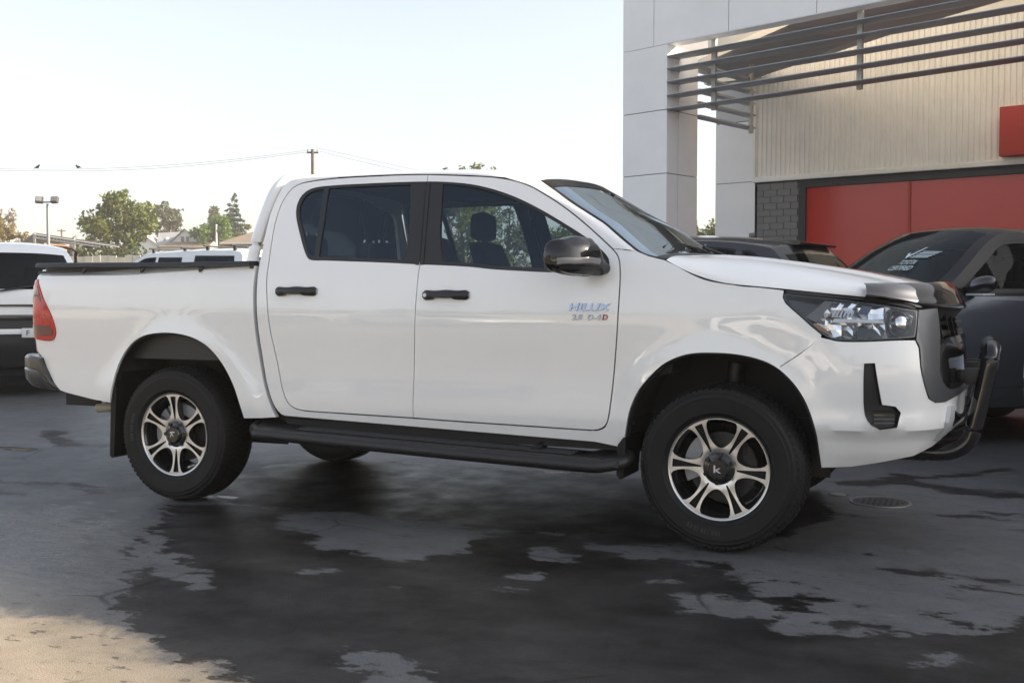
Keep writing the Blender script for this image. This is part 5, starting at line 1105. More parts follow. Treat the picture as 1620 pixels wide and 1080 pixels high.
b = MB(); b.prism([(-1.3, 1.862), (-1.42, 1.868), (-1.52, 1.92), (-1.5, 1.862)], 'y', .28, .32); fix_normals(b.build('roof_antenna', M_BLACKP, l_t))
# white utility with canopy and roof racks, in the sunny part of the yard
E_U = [(-2.6, .55), (-2.64, .8), (-2.62, 1.15), (-2.60, 1.28), (-2.52, 1.80), (-2.40, 1.92), (-1.4, 1.96), (-.3, 1.93), (.12, 1.885), (.98, 1.33), (1.12, 1.28), (2.0, 1.18), (2.35, 1.0), (2.45, .8), (2.45, .6), (2.35, .45)]
C_U = [(-2.64, .55), (-2.68, .8), (-2.66, 1.15), (-2.64, 1.30), (-2.58, 1.83), (-2.46, 1.98), (-1.4, 2.02), (-.3, 1.99), (.25, 1.94), (1.2, 1.35), (1.35, 1.30), (2.2, 1.19), (2.55, 1.0), (2.65, .8), (2.65, .6), (2.5, .45)]
W_U = [(.4, .86), (.6, .90), (.9, .93), (1.15, .92), (1.3, .90), (1.5, .83), (1.75, .74), (1.9, .68), (2.05, .64)]
WIN_U = [([(.84, 1.36), (.12, 1.80), (-.05, 1.835), (-.25, 1.84), (-.28, 1.36)], M_CARGLASS), ([(-.34, 1.36), (-.31, 1.84), (-.95, 1.83), (-1.02, 1.37)], M_PRIV), ([(-1.30, 1.42), (-1.28, 1.86), (-2.30, 1.84), (-2.42, 1.42)], M_PRIV)]
u_t, u_s, u_h = build_car('white_utility', 'white utility with windowed canopy and roof racks parked behind the pickup tray', 'utility', (-11.75, 12.56, 1.14)[:2]+(.18,), R(178), dict(base, E=E_U, C=C_U, w=W_U, win=WIN_U, paint=M_WPAINT, ends=(-2.68, 2.65), wr=-1.55, wf=1.55, r=.39, ar=.46, bottom=.46, belt=1.34, seats=(.15,), pillar='body', rglass=M_PRIV, mirror=(.66, 1.36), cab=(-1.2, 1.1), kr=.03))
for x in (-.1, -.95):
    b = MB(); b.tube([(x, -.74, 2.02), (x, .74, 2.02)], .018, 8)
    for y in (-.62, .62): b.box((x-.03, y-.02, 1.91), (x+.03, y+.02, 2.01))
    b.build('roof_rack', M_BLACKP, u_t, 40)
for x in (-1.55, -2.25):
    b = MB(); b.tube([(x, -.74, 2.05), (x, .74, 2.05)], .018, 8)
    for y in (-.62, .62): b.box((x-.03, y-.02, 1.94), (x+.03, y+.02, 2.04))
    b.build('roof_rack', M_BLACKP, u_t, 40)
# dark tray utility with a hoop bar, half hidden behind the white SUV
d_t, *_ = build_car('dark_utility', 'dark utility with a red brown hoop bar half hidden behind the white SUV', 'utility', (-12.82, 9.92, 1.14)[:2]+(.05,), R(137), dict(base, E=E_L, C=C_L, w=W_L, win=WIN_L[:2], paint=M_BLKPAINT, ends=(-2.54, 2.58), wr=-1.4, wf=1.5, r=.38, ar=.45, bottom=.36, belt=1.27, seats=(), pillar='body', rglass=M_PRIV, mirror=(.68, 1.27), cab=(-2.1, 1.1)))
hb = MB(); hb.tube(spl([(-.9, -.72, 1.7), (-.95, -.70, 1.95), (-1.0, -.5, 2.08), (-1.0, .5, 2.08), (-.95, .70, 1.95), (-.9, .72, 1.7)], 24), .028, 8); hb.build('hoop_bar', mat('hoop_brown', (.05, .025, .02), .4), d_t, 50)
# sliver of a silver car at the right edge
s_t, *_ = build_car('silver_hatchback', 'pale silver hatchback cut off by the right edge of the view', 'hatchback', (6.10, 3.30, .03), R(-116), dict(base, E=E_H, C=C_H, win=WIN_H, paint=mat('silver_paint', (.42, .43, .45), .3, metal=.6, coat=1), ends=(-2.18, 2.33), wr=-1.25, wf=1.35, belt=1.1, seats=(), rglass=M_PRIV))
# ------------------------------------------------------------------ background: trees, houses, poles, wires, fence
def leafmat(name, c, v=.35):
    m = mat(name, c, .6, spec=.25, var=v, vscale=1.2); nt = m.node_tree; b = nt.nodes['Principled BSDF']
    o = nt.nodes['Material Output']; tr = nt.nodes.new('ShaderNodeBsdfTranslucent'); tr.inputs[0].default_value = (c[0]*1.3, c[1]*1.3, c[2]*.8, 1); mx = nt.nodes.new('ShaderNodeMixShader'); mx.inputs[0].default_value = .3
    nt.links.new(b.outputs[0], mx.inputs[1]); nt.links.new(tr.outputs[0], mx.inputs[2]); nt.links.new(mx.outputs[0], o.inputs['Surface']); return m
M_GUM = leafmat('gum_leaves', (.10, .12, .034)); M_GUM2 = leafmat('grey_gum_leaves', (.085, .095, .055)); M_GREEN = leafmat('green_leaves', (.085, .15, .025)); M_PINE = leafmat('pine_needles', (.022, .045, .030)); M_AUT = leafmat('golden_leaves', (.16, .125, .045)); M_TWIG = leafmat('bare_twigs', (.20, .155, .12)); M_HEDGE = leafmat('hedge_leaves', (.06, .075, .03))
M_BARK = mat('bark', (.16, .125, .09), .85, var=.35, vscale=3)
def leaves(blobs, n, size, drop=.0, rs=None):
    rs = rs or rng; V = []; tot = sum(b[3]*b[4]*b[5] for b in blobs)
    C = []
    for cx, cy, cz, rx, ry, rz in blobs:
        k = max(12, int(n*rx*ry*rz/tot)); d = rs.normal(size=(k, 3)); d /= np.linalg.norm(d, axis=1)[:, None]; r_ = rs.uniform(.45, 1.05, k)[:, None]**.6
        # clumped: pull towards random sub-centres
        sub = rs.normal(size=(max(4, k//28), 3)); sub /= np.linalg.norm(sub, axis=1)[:, None]; j = rs.integers(0, len(sub), k)
        d = sub[j]*.75+d*.42
        C.append(np.array([cx, cy, cz])+d*r_*np.array([rx, ry, rz]))
    C = np.vstack(C); k = len(C); a = rs.normal(size=(k, 3)); a /= np.linalg.norm(a, axis=1)[:, None]; b = np.cross(a, rs.normal(size=(k, 3))); b /= np.linalg.norm(b, axis=1)[:, None]
    s_ = (size*rs.uniform(.6, 1.3, k))[:, None]; a = a*s_; b = b*s_*.55
    Q = np.stack([C-a, C-b*.9+a*.1, C+a, C+b*.9+a*.1], 1).reshape(-1, 3); F = np.arange(4*k).reshape(-1, 4); return Q, F
def tree(name, label, base, h, w, lm, blobs, n=2600, leaf=.22, trunk=.22, limbs=7, group=None, ctop=.35, low=.30):
    t = thing(name, label, 'tree', base, 0, group)
    mb = MB(); rs = np.random.default_rng(int(abs(base[0]*13+base[1]*7))+3)
    bl = [(b[0]*w, b[1]*w, b[2]*h, b[3]*w, b[3]*w, b[4]*h) for b in blobs]
    top = (bl[0][0]*.3, bl[0][1]*.3, h*.55); mb.tube(spl([(0, 0, -.3), (trunk*.5, 0, h*.18), (-trunk*.3, trunk*.4, h*.36), top], 10), list(np.linspace(trunk*1.25, trunk*.35, 10)), 8)
    for b in bl[:limbs]:
        z0 = h*rs.uniform(.14, .38); m_ = (b[0]*.5, b[1]*.5, (z0+b[2])*.5+.03*h); mb.tube(spl([(0, 0, z0), m_, (b[0], b[1], b[2])], 8), list(np.linspace(trunk*.6, trunk*.12, 8)), 6)
        for q in range(3):
            e = np.clip(rs.normal(size=3), -1, 1)*np.array([b[3], b[4], b[5]])*.6; mb.tube([m_, (b[0]+e[0], b[1]+e[1], b[2]+e[2])], [trunk*.2, trunk*.05], 5)
    mb.build('trunk', M_BARK, t, 60)
    Q, F = leaves(bl, n, leaf, rs=rs); obj('crown', Q, F, lm, t); return t
def rblobs(n, seed, spread=(.42, .42), zr=(.45, .92), r=(.16, .26), rz=(.09, .15), cone=0.):
    rs = np.random.default_rng(seed); out = []
    for _ in range(n):
        z = rs.uniform(*zr); f = 1-cone*(z-zr[0])/(zr[1]-zr[0]); a = rs.uniform(0, 2*pi); q = rs.uniform(.2, 1)**.5
        u = (z-zr[0])/(zr[1]-zr[0]); env = math.sin(pi*(.18+.72*u))**.7
        out.append((spread[0]*q*cos(a)*f*env, spread[1]*q*sin(a)*f*env, z, rs.uniform(*r)*f, rs.uniform(*rz)))
    return out
G0 = 1.6   # the ground rises gently behind the yard
def tb(p): return (p[0], p[1], p[2])
def T_(name, label, bx, top, w, lm, blobs, **k):
    """bx: base point, top: height of the crown top above sea of the yard"""
    tree(name, label, (bx[0], bx[1], k.pop('z0', G0)), top-k.get('zz', G0), w, lm, blobs, **{a: b for a, b in k.items() if a != 'zz'})
T_('gum_tree', 'broad olive gum tree standing left of the white gabled house', (-54.83, 56.01, 1.15)[:2], 9.6, 5.4, M_GUM, [(.0, 0, .80, .30, .16), (.28, .1, .66, .28, .15), (-.30, 0, .62, .24, .12), (.42, -.1, .50, .20, .12), (-.46, .1, .46, .20, .09), (.1, .3, .72, .3, .16), (-.1, -.3, .62, .26, .14), (.2, -.2, .86, .2, .09), (-.55, 0, .42, .14, .07), (.05, 0, .55, .25, .12), (-.36, .1, .76, .12, .06), (.02, .1, .93, .14, .06)], n=4200, leaf=.19, trunk=.30)
T_('gum_tree', 'tall sparse grey gum tree just right of the broad gum', (-86.1, 96.96, 1.16)[:2], 13.4, 5.2, M_GUM2, rblobs(13, 5, (.34, .34), (.36, .94), (.13, .22), (.06, .10)), n=2300, leaf=.26, trunk=.25)
T_('bare_tree', 'pale leafless tree behind the white gabled roof', (-83.84, 97.94, 1.16)[:2], 9.8, 4.0, M_TWIG, rblobs(9, 9, (.40, .40), (.45, .92), (.15, .22), (.09, .13)), n=700, leaf=.16, trunk=.14)
T_('leafy_tree', 'bright green round tree right of the white gabled house', (-74.26, 91.19, 1.16)[:2], 10.6, 5.2, M_GREEN, rblobs(14, 11, (.40, .40), (.36, .90), (.18, .28), (.10, .15)), n=4200, leaf=.26, trunk=.24)
T_('gum_tree', 'hazy grey gum tree behind the bright green tree', (-93.7, 115.46, 1.16)[:2], 14.4, 5.0, M_GUM2, rblobs(9, 15, (.36, .36), (.5, .94), (.14, .2), (.06, .10)), n=1300, leaf=.28, trunk=.25)
pine = []
for k in range(15):
    z = .30+.66*k/14; w_ = .52*(1-(z-.25)/.80)
    for j in range(5 if k < 12 else 2):
        a = 2*pi*j/5+k*.9; pine.append((w_*.62*cos(a), w_*.62*sin(a), z, w_*.42+.03, .022))
T_('pine_tree', 'tall dark conical pine rising right of the green tree', (-85.04, 108.31, 1.16)[:2], 15.3, 5.6, M_PINE, pine, n=8000, leaf=.22, trunk=.24, limbs=0)
T_('bare_tree', 'sparse yellowish tree between the pine and the sports bar', (-77.05, 100.88, 1.16)[:2], 10.6, 4.2, M_GUM, rblobs(8, 21, (.42, .42), (.55, .92), (.12, .17), (.05, .08)), n=600, leaf=.22, trunk=.14)
T_('leafy_tree', 'low olive tree above the brown hipped roof', (-68.5, 88.24, 1.16)[:2], 7.8, 6.0, M_GUM, rblobs(8, 23, (.45, .45), (.4, .9), (.2, .28), (.12, .18)), n=1500, leaf=.24, trunk=.18)
T_('autumn_tree', 'golden brown tree at the far left edge', (-67.58, 55.94, 1.15)[:2], 8.2, 4.6, M_AUT, rblobs(11, 27, (.42, .42), (.3, .9), (.18, .26), (.10, .15)), n=2200, leaf=.2, trunk=.2)
T_('bare_tree', 'bare pinkish tree beside the golden tree at the left edge', (-74.77, 63.72, 1.15)[:2], 9.2, 3.6, M_TWIG, rblobs(9, 29, (.36, .36), (.45, .93), (.15, .22), (.09, .13)), n=1000, leaf=.15, trunk=.14)
for i, (px_, D_, top, w_, lm_, nm, lab) in enumerate([((-34.75, 53.82, 1.15), 0, 7.8, 5.5, M_GUM2, 'leafy_tree', 'green tree seen through the rear door glass'), ((-29.16, 49.7, 1.15), 0, 7.9, 5.0, M_GUM, 'leafy_tree', 'olive tree seen through the rear half of the rear door window'), ((-22.19, 48.36, 1.15), 0, 13.6*.64, 5.2, M_GUM, 'leafy_tree', 'green tree seen behind the front seat headrest'), ((-22.48, 54.77, 1.15), 0, 7.9, 5.0, M_GUM2, 'leafy_tree', 'grey green tree seen through the middle of the front door window'), ((-22.24, 64.69, 1.15), 0, 6.6, 4.5, M_GREEN, 'leafy_tree', 'small tree glimpsed past the wing mirror'), ((-17.78, 61.17, 1.15), 0, 6.9, 4.0, M_GREEN, 'leafy_tree', 'small tree glimpsed through the windscreen beside the column'), ((-12.07, 63.65, 1.15), 0, 6.3, 4.6, M_GUM, 'leafy_tree', 'light green tree in the gap between the two columns')]):
    T_(nm, lab, px_[:2], top, w_, lm_, rblobs(12, 40+i, (.42, .42), (.25, .9), (.18, .28), (.11, .17)), n=3800, leaf=.15, trunk=.2, z0=.4, zz=.4)
T_('gum_tree', 'tall gum whose top just shows over the pickup roof', (-34.51, 75.72, 1.15)[:2], 12.8, 5.0, M_GUM, [(0, 0, .93, .22, .05), (-.28, .1, .925, .16, .045), (.25, 0, .86, .3, .08), (-.2, 0, .8, .3, .1), (0, .2, .7, .4, .15), (.1, -.2, .55, .4, .15)], n=2200, leaf=.2, trunk=.25, z0=.4, zz=.4)
# hedge line and bank behind the fence
M_BANK = mat('bank_grass', (.11, .10, .045), .9, var=.4, vscale=.6)
pa = [(-45.11, 29.71, 1.15), (-36.15, 31.41, 1.14), (-32.35, 33.06, 1.14), (-31.45, 37.81, 1.15), (-26.45, 37.8, 1.15), (-15.41, 46.94, 1.15), (-3.75, 56.35, 1.15)]; pb = [(-191.77, 127.45, 1.17), (-156.97, 142.53, 1.17), (-141.75, 149.13, 1.17), (-127.61, 155.26, 1.17), (-113.47, 161.38, 1.17), (-65.62, 182.12, 1.17), (-22.13, 200.97, 1.17)]
strip('bank', [(p[0], p[1], -.02) for p in pa], [(p[0], p[1], 3.2) for p in pb], M_BANK, None, kind='structure')
Q = []
rs = np.random.default_rng(77)
bl = []
for k in range(46):
    f = k/45; p = np.array((-58.57, 45.67, 1.15))*(1-f)+np.array((-47.22, 50.59, 1.15))*f; bl.append((p[0]+rs.normal()*.4, p[1]+rs.normal()*.4, 2.9+rs.uniform(-.4, .9), 1.1, 1.1, rs.uniform(.9, 1.6)))
Q, F = leaves(bl, 5200, .2, rs=rs); h_ = obj('undergrowth', Q, F, M_HEDGE, None, kind='stuff', label='scrubby undergrowth along the bank behind the carport')
# far tree line closing the horizon
bl = []
for k in range(120):
    f = k/119; p = np.array((-206.77, 110.05, 1.17))*(1-f)+np.array((-0.15, 199.6, 1.17))*f; bl.append((p[0]+rs.normal()*2, p[1]+rs.normal()*2, 7.0+rs.uniform(-1.5, 2.2), 3.4, 3.4, rs.uniform(2.4, 4.2)))
Q, F = leaves(bl, 14000, .6, rs=rs); obj('far_woods', Q, F, M_GUM2, None, kind='stuff', label='hazy far line of trees on the horizon')
# houses
M_WEATHER = mat('white_weatherboard', (.72, .71, .68), .6); M_ROOFG = mat('grey_roof_iron', (.30, .31, .32), .5, var=.08, vscale=2); M_ROOFB = mat('brown_roof', (.21, .165, .125), .7, var=.12, vscale=2); M_ROOFD = mat('slate_blue_roof', (.10, .115, .15), .5); M_WINK = mat('house_window', (.09, .10, .11), .1, spec=.6); M_ORANGE = mat('brick_orange', (.30, .15, .085), .8, var=.15, vscale=3)
vr = Vector((.91754, .39766, 0)); vf = Vector((-.39766, .91754, 0))        # across and away, as seen from the yard entrance
def HM(p): return Matrix(((vr.x, vf.x, 0, p[0]), (vr.y, vf.y, 0, p[1]), (0, 0, 1, 0), (0, 0, 0, 1)))
def hpart(nm, V, F, m, par, M): return obj(nm, [tuple(M @ Vector(v)) for v in V], F, m, par)
def hbox(nm, lo, hi, m, par, M): b = MB(); b.box(lo, hi, M); return b.build(nm, m, par)
k_ = 120/1686.
H = thing('gabled_house', 'white weatherboard house with two gables and grey iron roof', 'house'); M_ = HM((-77.27, 89.89, 1.16)); Z = lambda y: 1.137+(474-y)*k_
X = lambda x: (x-294)*k_
def gable(x0, xa, x1, ye, ya, dep, nm):
    V = [(X(x0), 0, Z(ye)), (X(x1), 0, Z(ye)), (X(xa), 0, Z(ya)), (X(x0), 0, 1), (X(x1), 0, 1), (X(x0), dep, Z(ye)), (X(x1), dep, Z(ye)), (X(x0), dep, 1), (X(x1), dep, 1), (X(xa), dep, Z(ya))]
    return hpart(nm, V, [(3, 4, 1, 0), (0, 1, 2), (3, 0, 5, 7), (4, 8, 6, 1), (5, 6, 9), (7, 8, 6, 5)], M_WEATHER, H, M_)
def slope(nm, P, m, t=.12):
    V = [(X(a), d, Z(b)) for a, b, d in P]; n = len(V); V += [(v[0], v[1], v[2]-t) for v in V]
    return fix_normals(hpart(nm, V, [tuple(range(n)), tuple(range(2*n-1, n-1, -1))]+[(i, (i+1) % n, n+(i+1) % n, n+i) for i in range(n)], m, H, M_))
w1 = gable(273, 294, 316, 382, 363, 3.5, 'gable_wall'); w2 = gable(196, 221, 250, 387, 366, 4.0, 'gable_wall')
hbox('main_wall', (X(240), .6, 1), (X(312), 4.5, Z(385)), M_WEATHER, H, M_)
slope('roof_slope', [(238, 365.8, 3.0), (277, 364, 3.0), (264, 387.5, -.1), (249, 387.5, -.1)], M_ROOFG); slope('roof_slope', [(277, 364, 3.0), (293.5, 365.5, 3.0), (265, 387.5, -.15)], M_ROOFD)
slope('roof_slope', [(294, 361.5, -.25), (294, 361.5, 3.5), (319, 383.5, 3.5), (319, 383.5, -.25)], M_ROOFG); slope('roof_slope', [(294, 361.5, 3.5), (294, 361.5, -.25), (270, 383.5, -.25), (270, 383.5, 3.5)], M_ROOFD)
slope('roof_slope', [(221, 365, -.25), (221, 365, 4), (252, 388, 4), (252, 388, -.25)], M_ROOFG); slope('roof_slope', [(221, 365, 4), (221, 365, -.25), (194, 388, -.25), (194, 388, 4)], M_ROOFG)
slope('verandah_roof', [(270, 383, -.4), (345, 382.5, -.4), (337, 393, -2.4), (261, 391, -2.4)], M_ROOFB)
hbox('verandah_wall', (X(264), -2.2, 1), (X(336), .0, Z(392.5)), M_WEATHER, H, M_)
hpart('verandah_gable', [(X(337), -2.3, Z(393.5)), (X(345), -1.4, Z(382.7)), (X(354), -2.3, Z(393.5)), (X(337), -2.3, 1), (X(354), -2.3, 1)], [(0, 2, 1), (3, 4, 2, 0)], M_WEATHER, H, M_)
for xx, yy, ww, hh in ((290, 378.4, 4.6, 8), (298, 378.4, 4.6, 8), (221.5, 379.5, 4.8, 9.5), (230.2, 379, 4.8, 9.5)):
    f_ = hbox('window', (X(xx-ww/2)-.06, -.06, Z(yy+hh/2)-.06), (X(xx+ww/2)+.06, -.02, Z(yy-hh/2)+.06), M_WEATHER, H, M_); hbox('pane', (X(xx-ww/2), -.085, Z(yy+hh/2)), (X(xx+ww/2), -.062, Z(yy-hh/2)), M_WINK, f_, M_)
hbox('finial', (X(294)-.07, -.3, Z(362)), (X(294)+.07, -.16, Z(358)), M_WEATHER, H, M_)
sk_ = slope('skylight', [(258, 374.0, 1.5), (262, 374.0, 1.5), (263, 379, .85), (259, 379, .85)], M_WEATHER, .3)
vp = MB(); vp.tube([tuple(M_ @ Vector((X(347), -1.0, 2))), tuple(M_ @ Vector((X(347), -1.0, Z(356))))], .10, 8); o = vp.build('vent_pipe', M_WEATHER, H, 60)
k_ = 100/1686.; H2 = thing('brown_roofed_house', 'low house with a brown hipped roof right of the gabled house', 'house'); M_ = HM((-58.21, 76.35, 1.15)); X = lambda x: (x-395)*k_
H = H2
slope('roof_slope', [(348, 383, 0), (460, 383, 0), (436, 358.5, 3.2), (404, 358.5, 3.2)], M_ROOFB, .15); slope('roof_slope', [(348, 383, 0), (404, 358.5, 3.2), (372, 372, 6.4)], M_ROOFB, .15)
hbox('house_wall', (X(352), .4, .5), (X(456), 6, Z(383.4)), M_ORANGE, H2, M_); hbox('fascia_board', (X(349), -.05, Z(386)), (X(460), .05, Z(383.2)), M_WEATHER, H2, M_)
f_ = hbox('window', (X(372), .34, Z(393)), (X(392), .40, Z(387)), M_WEATHER, H2, M_); hbox('pane', (X(373), .31, Z(392.5)), (X(391), .335, Z(387.5)), M_WINK, f_, M_)
# carport
k_ = 45/1686.; CP = thing('carport', 'open steel carport with white posts at far left', 'carport'); M_ = HM((-32.12, 27.71, 1.14)); X = lambda x: (x-60)*k_; H = CP
M_WSTEEL = mat('white_steel', (.40, .39, .37), .5)
hpart('roof_sheet', [(X(8), 1.6, Z(380)), (X(56), 0, Z(369)), (X(190), 0, Z(389)), (X(140), 2.4, Z(384)), (X(8), 1.6, Z(379)), (X(56), 0, Z(368)), (X(190), 0, Z(388)), (X(140), 2.4, Z(383))], [(3, 2, 1, 0), (4, 5, 6, 7), (0, 1, 5, 4), (1, 2, 6, 5), (2, 3, 7, 6), (3, 0, 4, 7)], M_ROOFG, CP, M_)
for x, y0 in ((56, 369), (118, 376.5), (10, 379), (40, 373)):
    hbox('post', (X(x)-.045, -.05 if x > 50 else 1.2, -.1), (X(x)+.045, .04 if x > 50 else 1.29, Z(y0)), M_WSTEEL if x > 50 else M_MULL, CP, M_)
b = MB(); b.tube([tuple(M_ @ Vector((X(56), -.06, Z(371)))), tuple(M_ @ Vector((X(190), -.06, Z(391))))], .03, 6); b.tube([tuple(M_ @ Vector((X(56), -.06, Z(376)))), tuple(M_ @ Vector((X(160), -.06, Z(391))))], .03, 6)
for k in range(22): x = 57+5.6*k; y = 371+(x-56)*.149; b.tube([tuple(M_ @ Vector((X(x), -.06, Z(y)))), tuple(M_ @ Vector((X(x+2.8*(1 if k % 2 else 1)), -.06, Z(y+4.6))))], .015, 4)
b.build('truss', M_WSTEEL, CP, 60, kind='stuff')
b = MB(); b.tube([tuple(M_ @ Vector((X(119), -.06, Z(384)))), tuple(M_ @ Vector((X(136), -.06, Z(379))))], .025, 6); b.build('brace', M_WSTEEL, CP, 60)
k_ = 58/1686.; SH = thing('brick_shed', 'small orange brick shed under the carport roof', 'shed'); M_ = HM((-42.66, 37.31, 1.15)); X = lambda x: (x-58)*k_
hbox('wall', (X(44), 0, -.1), (X(71), 3, Z(384)), M_ORANGE, SH, M_); hpart('roof', [(X(43), -.1, Z(385)), (X(72), -.1, Z(383)), (X(58), 1.4, Z(377)), (X(43), 3, Z(385)), (X(72), 3, Z(383))], [(0, 1, 2), (1, 4, 2), (4, 3, 2), (3, 0, 2), (0, 3, 4, 1)], M_ROOFB, SH, M_)
# pale panel fence, one board at a time
k_ = 36/1686.; FN = thing('panel_fence', 'low pale panel fence behind the tray of the pickup', 'fence'); M_ = HM((-23.11, 21.81, 1.14)); X = lambda x: (x-150)*k_; me_ = None
M_FEN = mat('fence_cream', (.55, .51, .43), .75, var=.08, vscale=1)
for k in range(34):
    x0 = 60+12.5*k; t_ = MB(); 
    if me_ is None:
        t_.box((0, 0, -.1), (11.9*k_, .05, Z(405))); o = t_.build('fence_panel', M_FEN, FN); me_ = o.data
    else: o = obj('fence_panel', None, None, None, FN, me=me_)
    o.matrix_basis = M_ @ Matrix.Translation((X(x0), random.uniform(-.02, .02), random.uniform(-.05, .05)))
# floodlight mast
k_ = 42/1686.; FL = thing('floodlight_mast', 'grey steel mast with twin floodlights above the white SUV', 'floodlight'); M_ = HM((-29.3, 25.66, 1.14)); X = lambda x: (x-78)*k_
M_GALV = mat('galvanised', (.22, .23, .25), .55, metal=.3); M_LAMPG = mat('lamp_glass', (.28, .28, .27), .2)
b = MB(); b.tube([tuple(M_ @ Vector((0, 0, 0))), tuple(M_ @ Vector((0, 0, Z(323))))], [.075, .055], 10); b.build('pole', M_GALV, FL, 60)
b = MB(); b.tube([tuple(M_ @ Vector((X(71), 0, Z(320.5)))), tuple(M_ @ Vector((X(86), 0, Z(320))))], .03, 8); b.build('cross_arm', M_GALV, FL, 60)
for a in (66.5, 90.5):
    q = M_ @ Matrix.Translation((X(a), -.1, Z(317))) @ Matrix.Rotation(R(-18), 4, 'X') @ Matrix.Rotation(R(8 if a < 80 else -8), 4, 'Z'); t_ = MB(); t_.box((-.14, -.06, -.13), (.14, .09, .13), q, ch=.02); o = t_.build('lamp_head', mat('lamp_grey', (.05, .05, .052), .5) if 'lamp_grey' not in MATS else MATS['lamp_grey'], FL, 40)
    t_ = MB(); t_.box((-.11, -.072, -.07), (.11, -.061, .11), q); t_.build('lamp_glass', M_LAMPG, o)
# power poles, wires, birds
M_TIMBER = mat('pole_timber', (.12, .10, .08), .85, var=.25, vscale=2); M_WIRE = mat('wire', (.10, .10, .10), .6)
def pole(lab, base, top, r, arm, D):
    t = thing('power_pole', lab, 'power pole', base); b = MB(); b.tube([(0, 0, -.2), (0, 0, top)], [r*1.25, r*.8], 10); b.build('pole', M_TIMBER, t, 60)
    for dz, w_ in arm:
        b = MB(); p, q = vr*(-w_), vr*w_; b.tube([(p.x, p.y, top+dz), (q.x, q.y, top+dz)], r*.5, 6); o = b.build('cross_arm', M_TIMBER, t, 60)
        for f in (-.85, .85):
            i_ = MB(); p = vr*(w_*f); i_.tube([(p.x, p.y, top+dz), (p.x, p.y, top+dz+r*1.8)], r*.3, 6); i_.build('insulator', M_GALV, o, 60)
    return t
pole('timber power pole with a short crossarm rising behind the pickup cab', (-29.98, 44.99, 1.15)[:2]+(0,), 9.55, .11, [(-.18, .32)], 60)
pole('distant small power pole with crossarm over the carport', (-105.67, 99.37, 1.16)[:2]+(1.5,), 8.9, .13, [(-.25, .55)], 140); pole('thin distant pole without wires beside the carport roof', (-102.21, 89.97, 1.16)[:2]+(1.5,), 7.6, .11, [], 130)
def wire(lab, P, r=.011):
    b = MB(); b.tube(spl(P, 40), r, 5); return tag_top(b.build('power_line', M_WIRE, None, 60), lab)
def tag_top(o, lab, cat='power line', g='power lines strung behind the pickup'): o['label'] = lab; o['category'] = cat; o['group'] = g; return o
wire('upper power line running left from the pole, birds on it', [(-35.52, 25.15, 6.64), (-36.01, 29.3, 7), (-35.12, 32.95, 7.35), (-33.72, 36.83, 7.88), (-31.8, 40.93, 8.63), (-30.06, 44.95, 9.52)])
wire('lower power line running left from the pole', [(-35.52, 25.15, 6.54), (-36.01, 29.3, 6.92), (-35.12, 32.95, 7.26), (-33.72, 36.83, 7.76), (-31.81, 40.93, 8.53), (-30.06, 44.95, 9.42)])
wire('upper power line running right from the pole down behind the roof', [(-29.8, 45.07, 9.63), (-29.45, 48.49, 9.57), (-28.69, 53.18, 9.4), (-26.46, 59.59, 9.09), (-23.09, 67.59, 9.15)]); wire('lower power line running right from the pole down behind the roof', [(-29.8, 45.07, 9.49), (-29.62, 48.41, 9.39), (-29.05, 53.02, 9.24), (-26.46, 59.59, 8.79), (-23.09, 67.59, 8.79)])
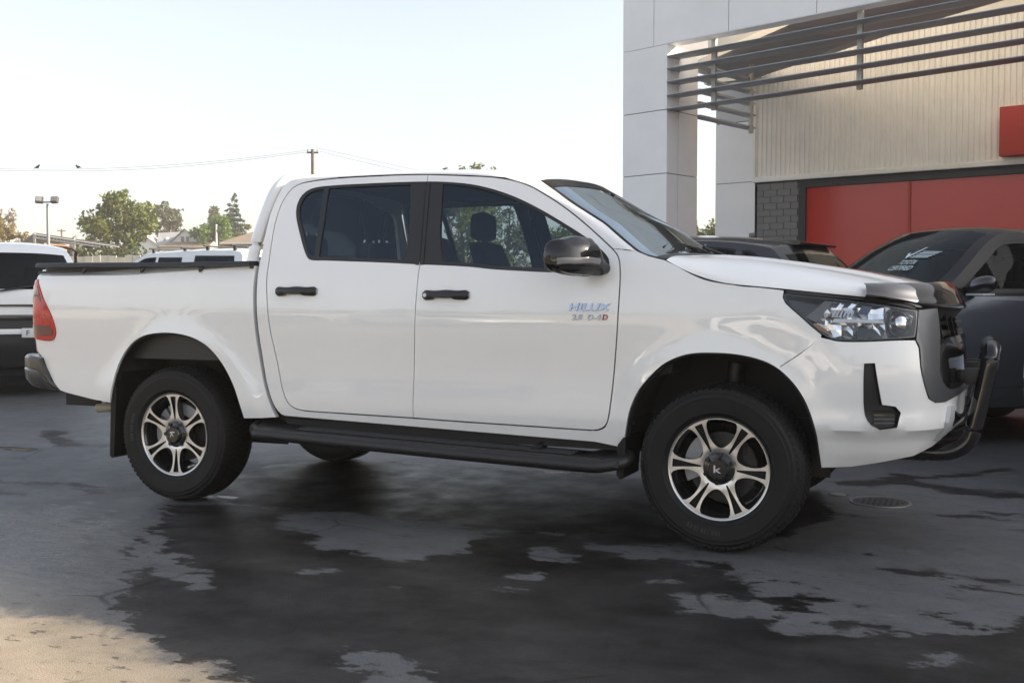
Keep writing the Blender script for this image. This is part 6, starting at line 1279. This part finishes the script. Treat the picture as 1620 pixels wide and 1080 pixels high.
for p, lab, fl in (((-35.6, 31, 7.19), 'small dark bird on the wire, the left one', 1), ((-35.11, 32.96, 7.39), 'small dark bird on the wire, the right one', -1)):
    t = thing('bird', lab, 'bird', p, 0, 'birds on the power line'); bm = bmesh.new(); bmesh.ops.create_uvsphere(bm, u_segments=10, v_segments=7, radius=.07); V = [(v.co.x*1.5*fl, v.co.y*.8, v.co.z*.9+.06) for v in bm.verts]; bm.verts.index_update(); F = [[v.index for v in f.verts] for f in bm.faces]; bm.free()
    obj('body', V, F, M_DARK, t, 60); b = MB(); b.tube([(.07*fl, 0, .10), (.12*fl, 0, .14), (.17*fl, 0, .13)], [.04, .042, .008], 7); b.build('head', M_DARK, t, 60); b = MB(); b.tube([(-.08*fl, 0, .05), (-.20*fl, 0, .02)], [.035, .015], 6); b.build('tail', M_DARK, t, 60)
# ------------------------------------------------------------------ the yard on the near side, behind the photographer
for k, (x, y, rz, src, lab) in enumerate([(-4.6, -13.0, 34, l_t, 'white SUV parked across the sunny side of the yard'), (2.4, -14.5, -24, u_t, 'white utility with canopy parked across the sunny side of the yard'), (10.5, -17.5, 15, h_t, 'black hatchback parked across the sunny side of the yard'), (-10.5, -14.5, 190, g_t, 'grey SUV parked across the sunny side of the yard')]):
    o = copy_tree(src); o.location = (x, y, 0); o.rotation_euler = (0, 0, R(rz)); o['label'] = lab
rs = np.random.default_rng(5); bl = []
for k in range(60):
    f = k/59; bl.append((-45+90*f+rs.normal(), -34+rs.normal()*1.5, 2.0+rs.uniform(-.5, 2.0), 2.2, 2.0, rs.uniform(1.6, 3.2)))
Q, F = leaves(bl, 7000, .4, rs=rs); obj('far_woods', Q, F, M_GUM2, None, kind='stuff', label='row of unseen trees added behind the camera for reflections in the pickup')  # tree row added out of view, a dark mass for the paintwork to reflect

bw_ = MB(); bw_.box((-40, -27.2, 0), (45, -27, 2.8)); o = bw_.build('bounce_wall', mat('bounce_cream', (.62, .57, .48), .8, var=.1, vscale=.5)); o['label'] = 'long cream wall added out of view to bounce sunlight onto the pickup'; o['category'] = 'wall'  # unseen wall, added to bounce sunlight and show in the truck's side
# ------------------------------------------------------------------ thin summer haze over the whole place
hz = MB(); hz.box((-760, -330, -1.2), (760, 940, 24)); m = bpy.data.materials.new('haze_air'); m.use_nodes = True; nt = m.node_tree; nt.nodes.clear()
o_ = nt.nodes.new('ShaderNodeOutputMaterial'); pv = nt.nodes.new('ShaderNodeVolumePrincipled'); pv.inputs['Color'].default_value = (.95, .93, .90, 1); pv.inputs['Density'].default_value = .0009; nt.links.new(pv.outputs[0], o_.inputs['Volume'])
hz.build('haze', m, None, kind='stuff')
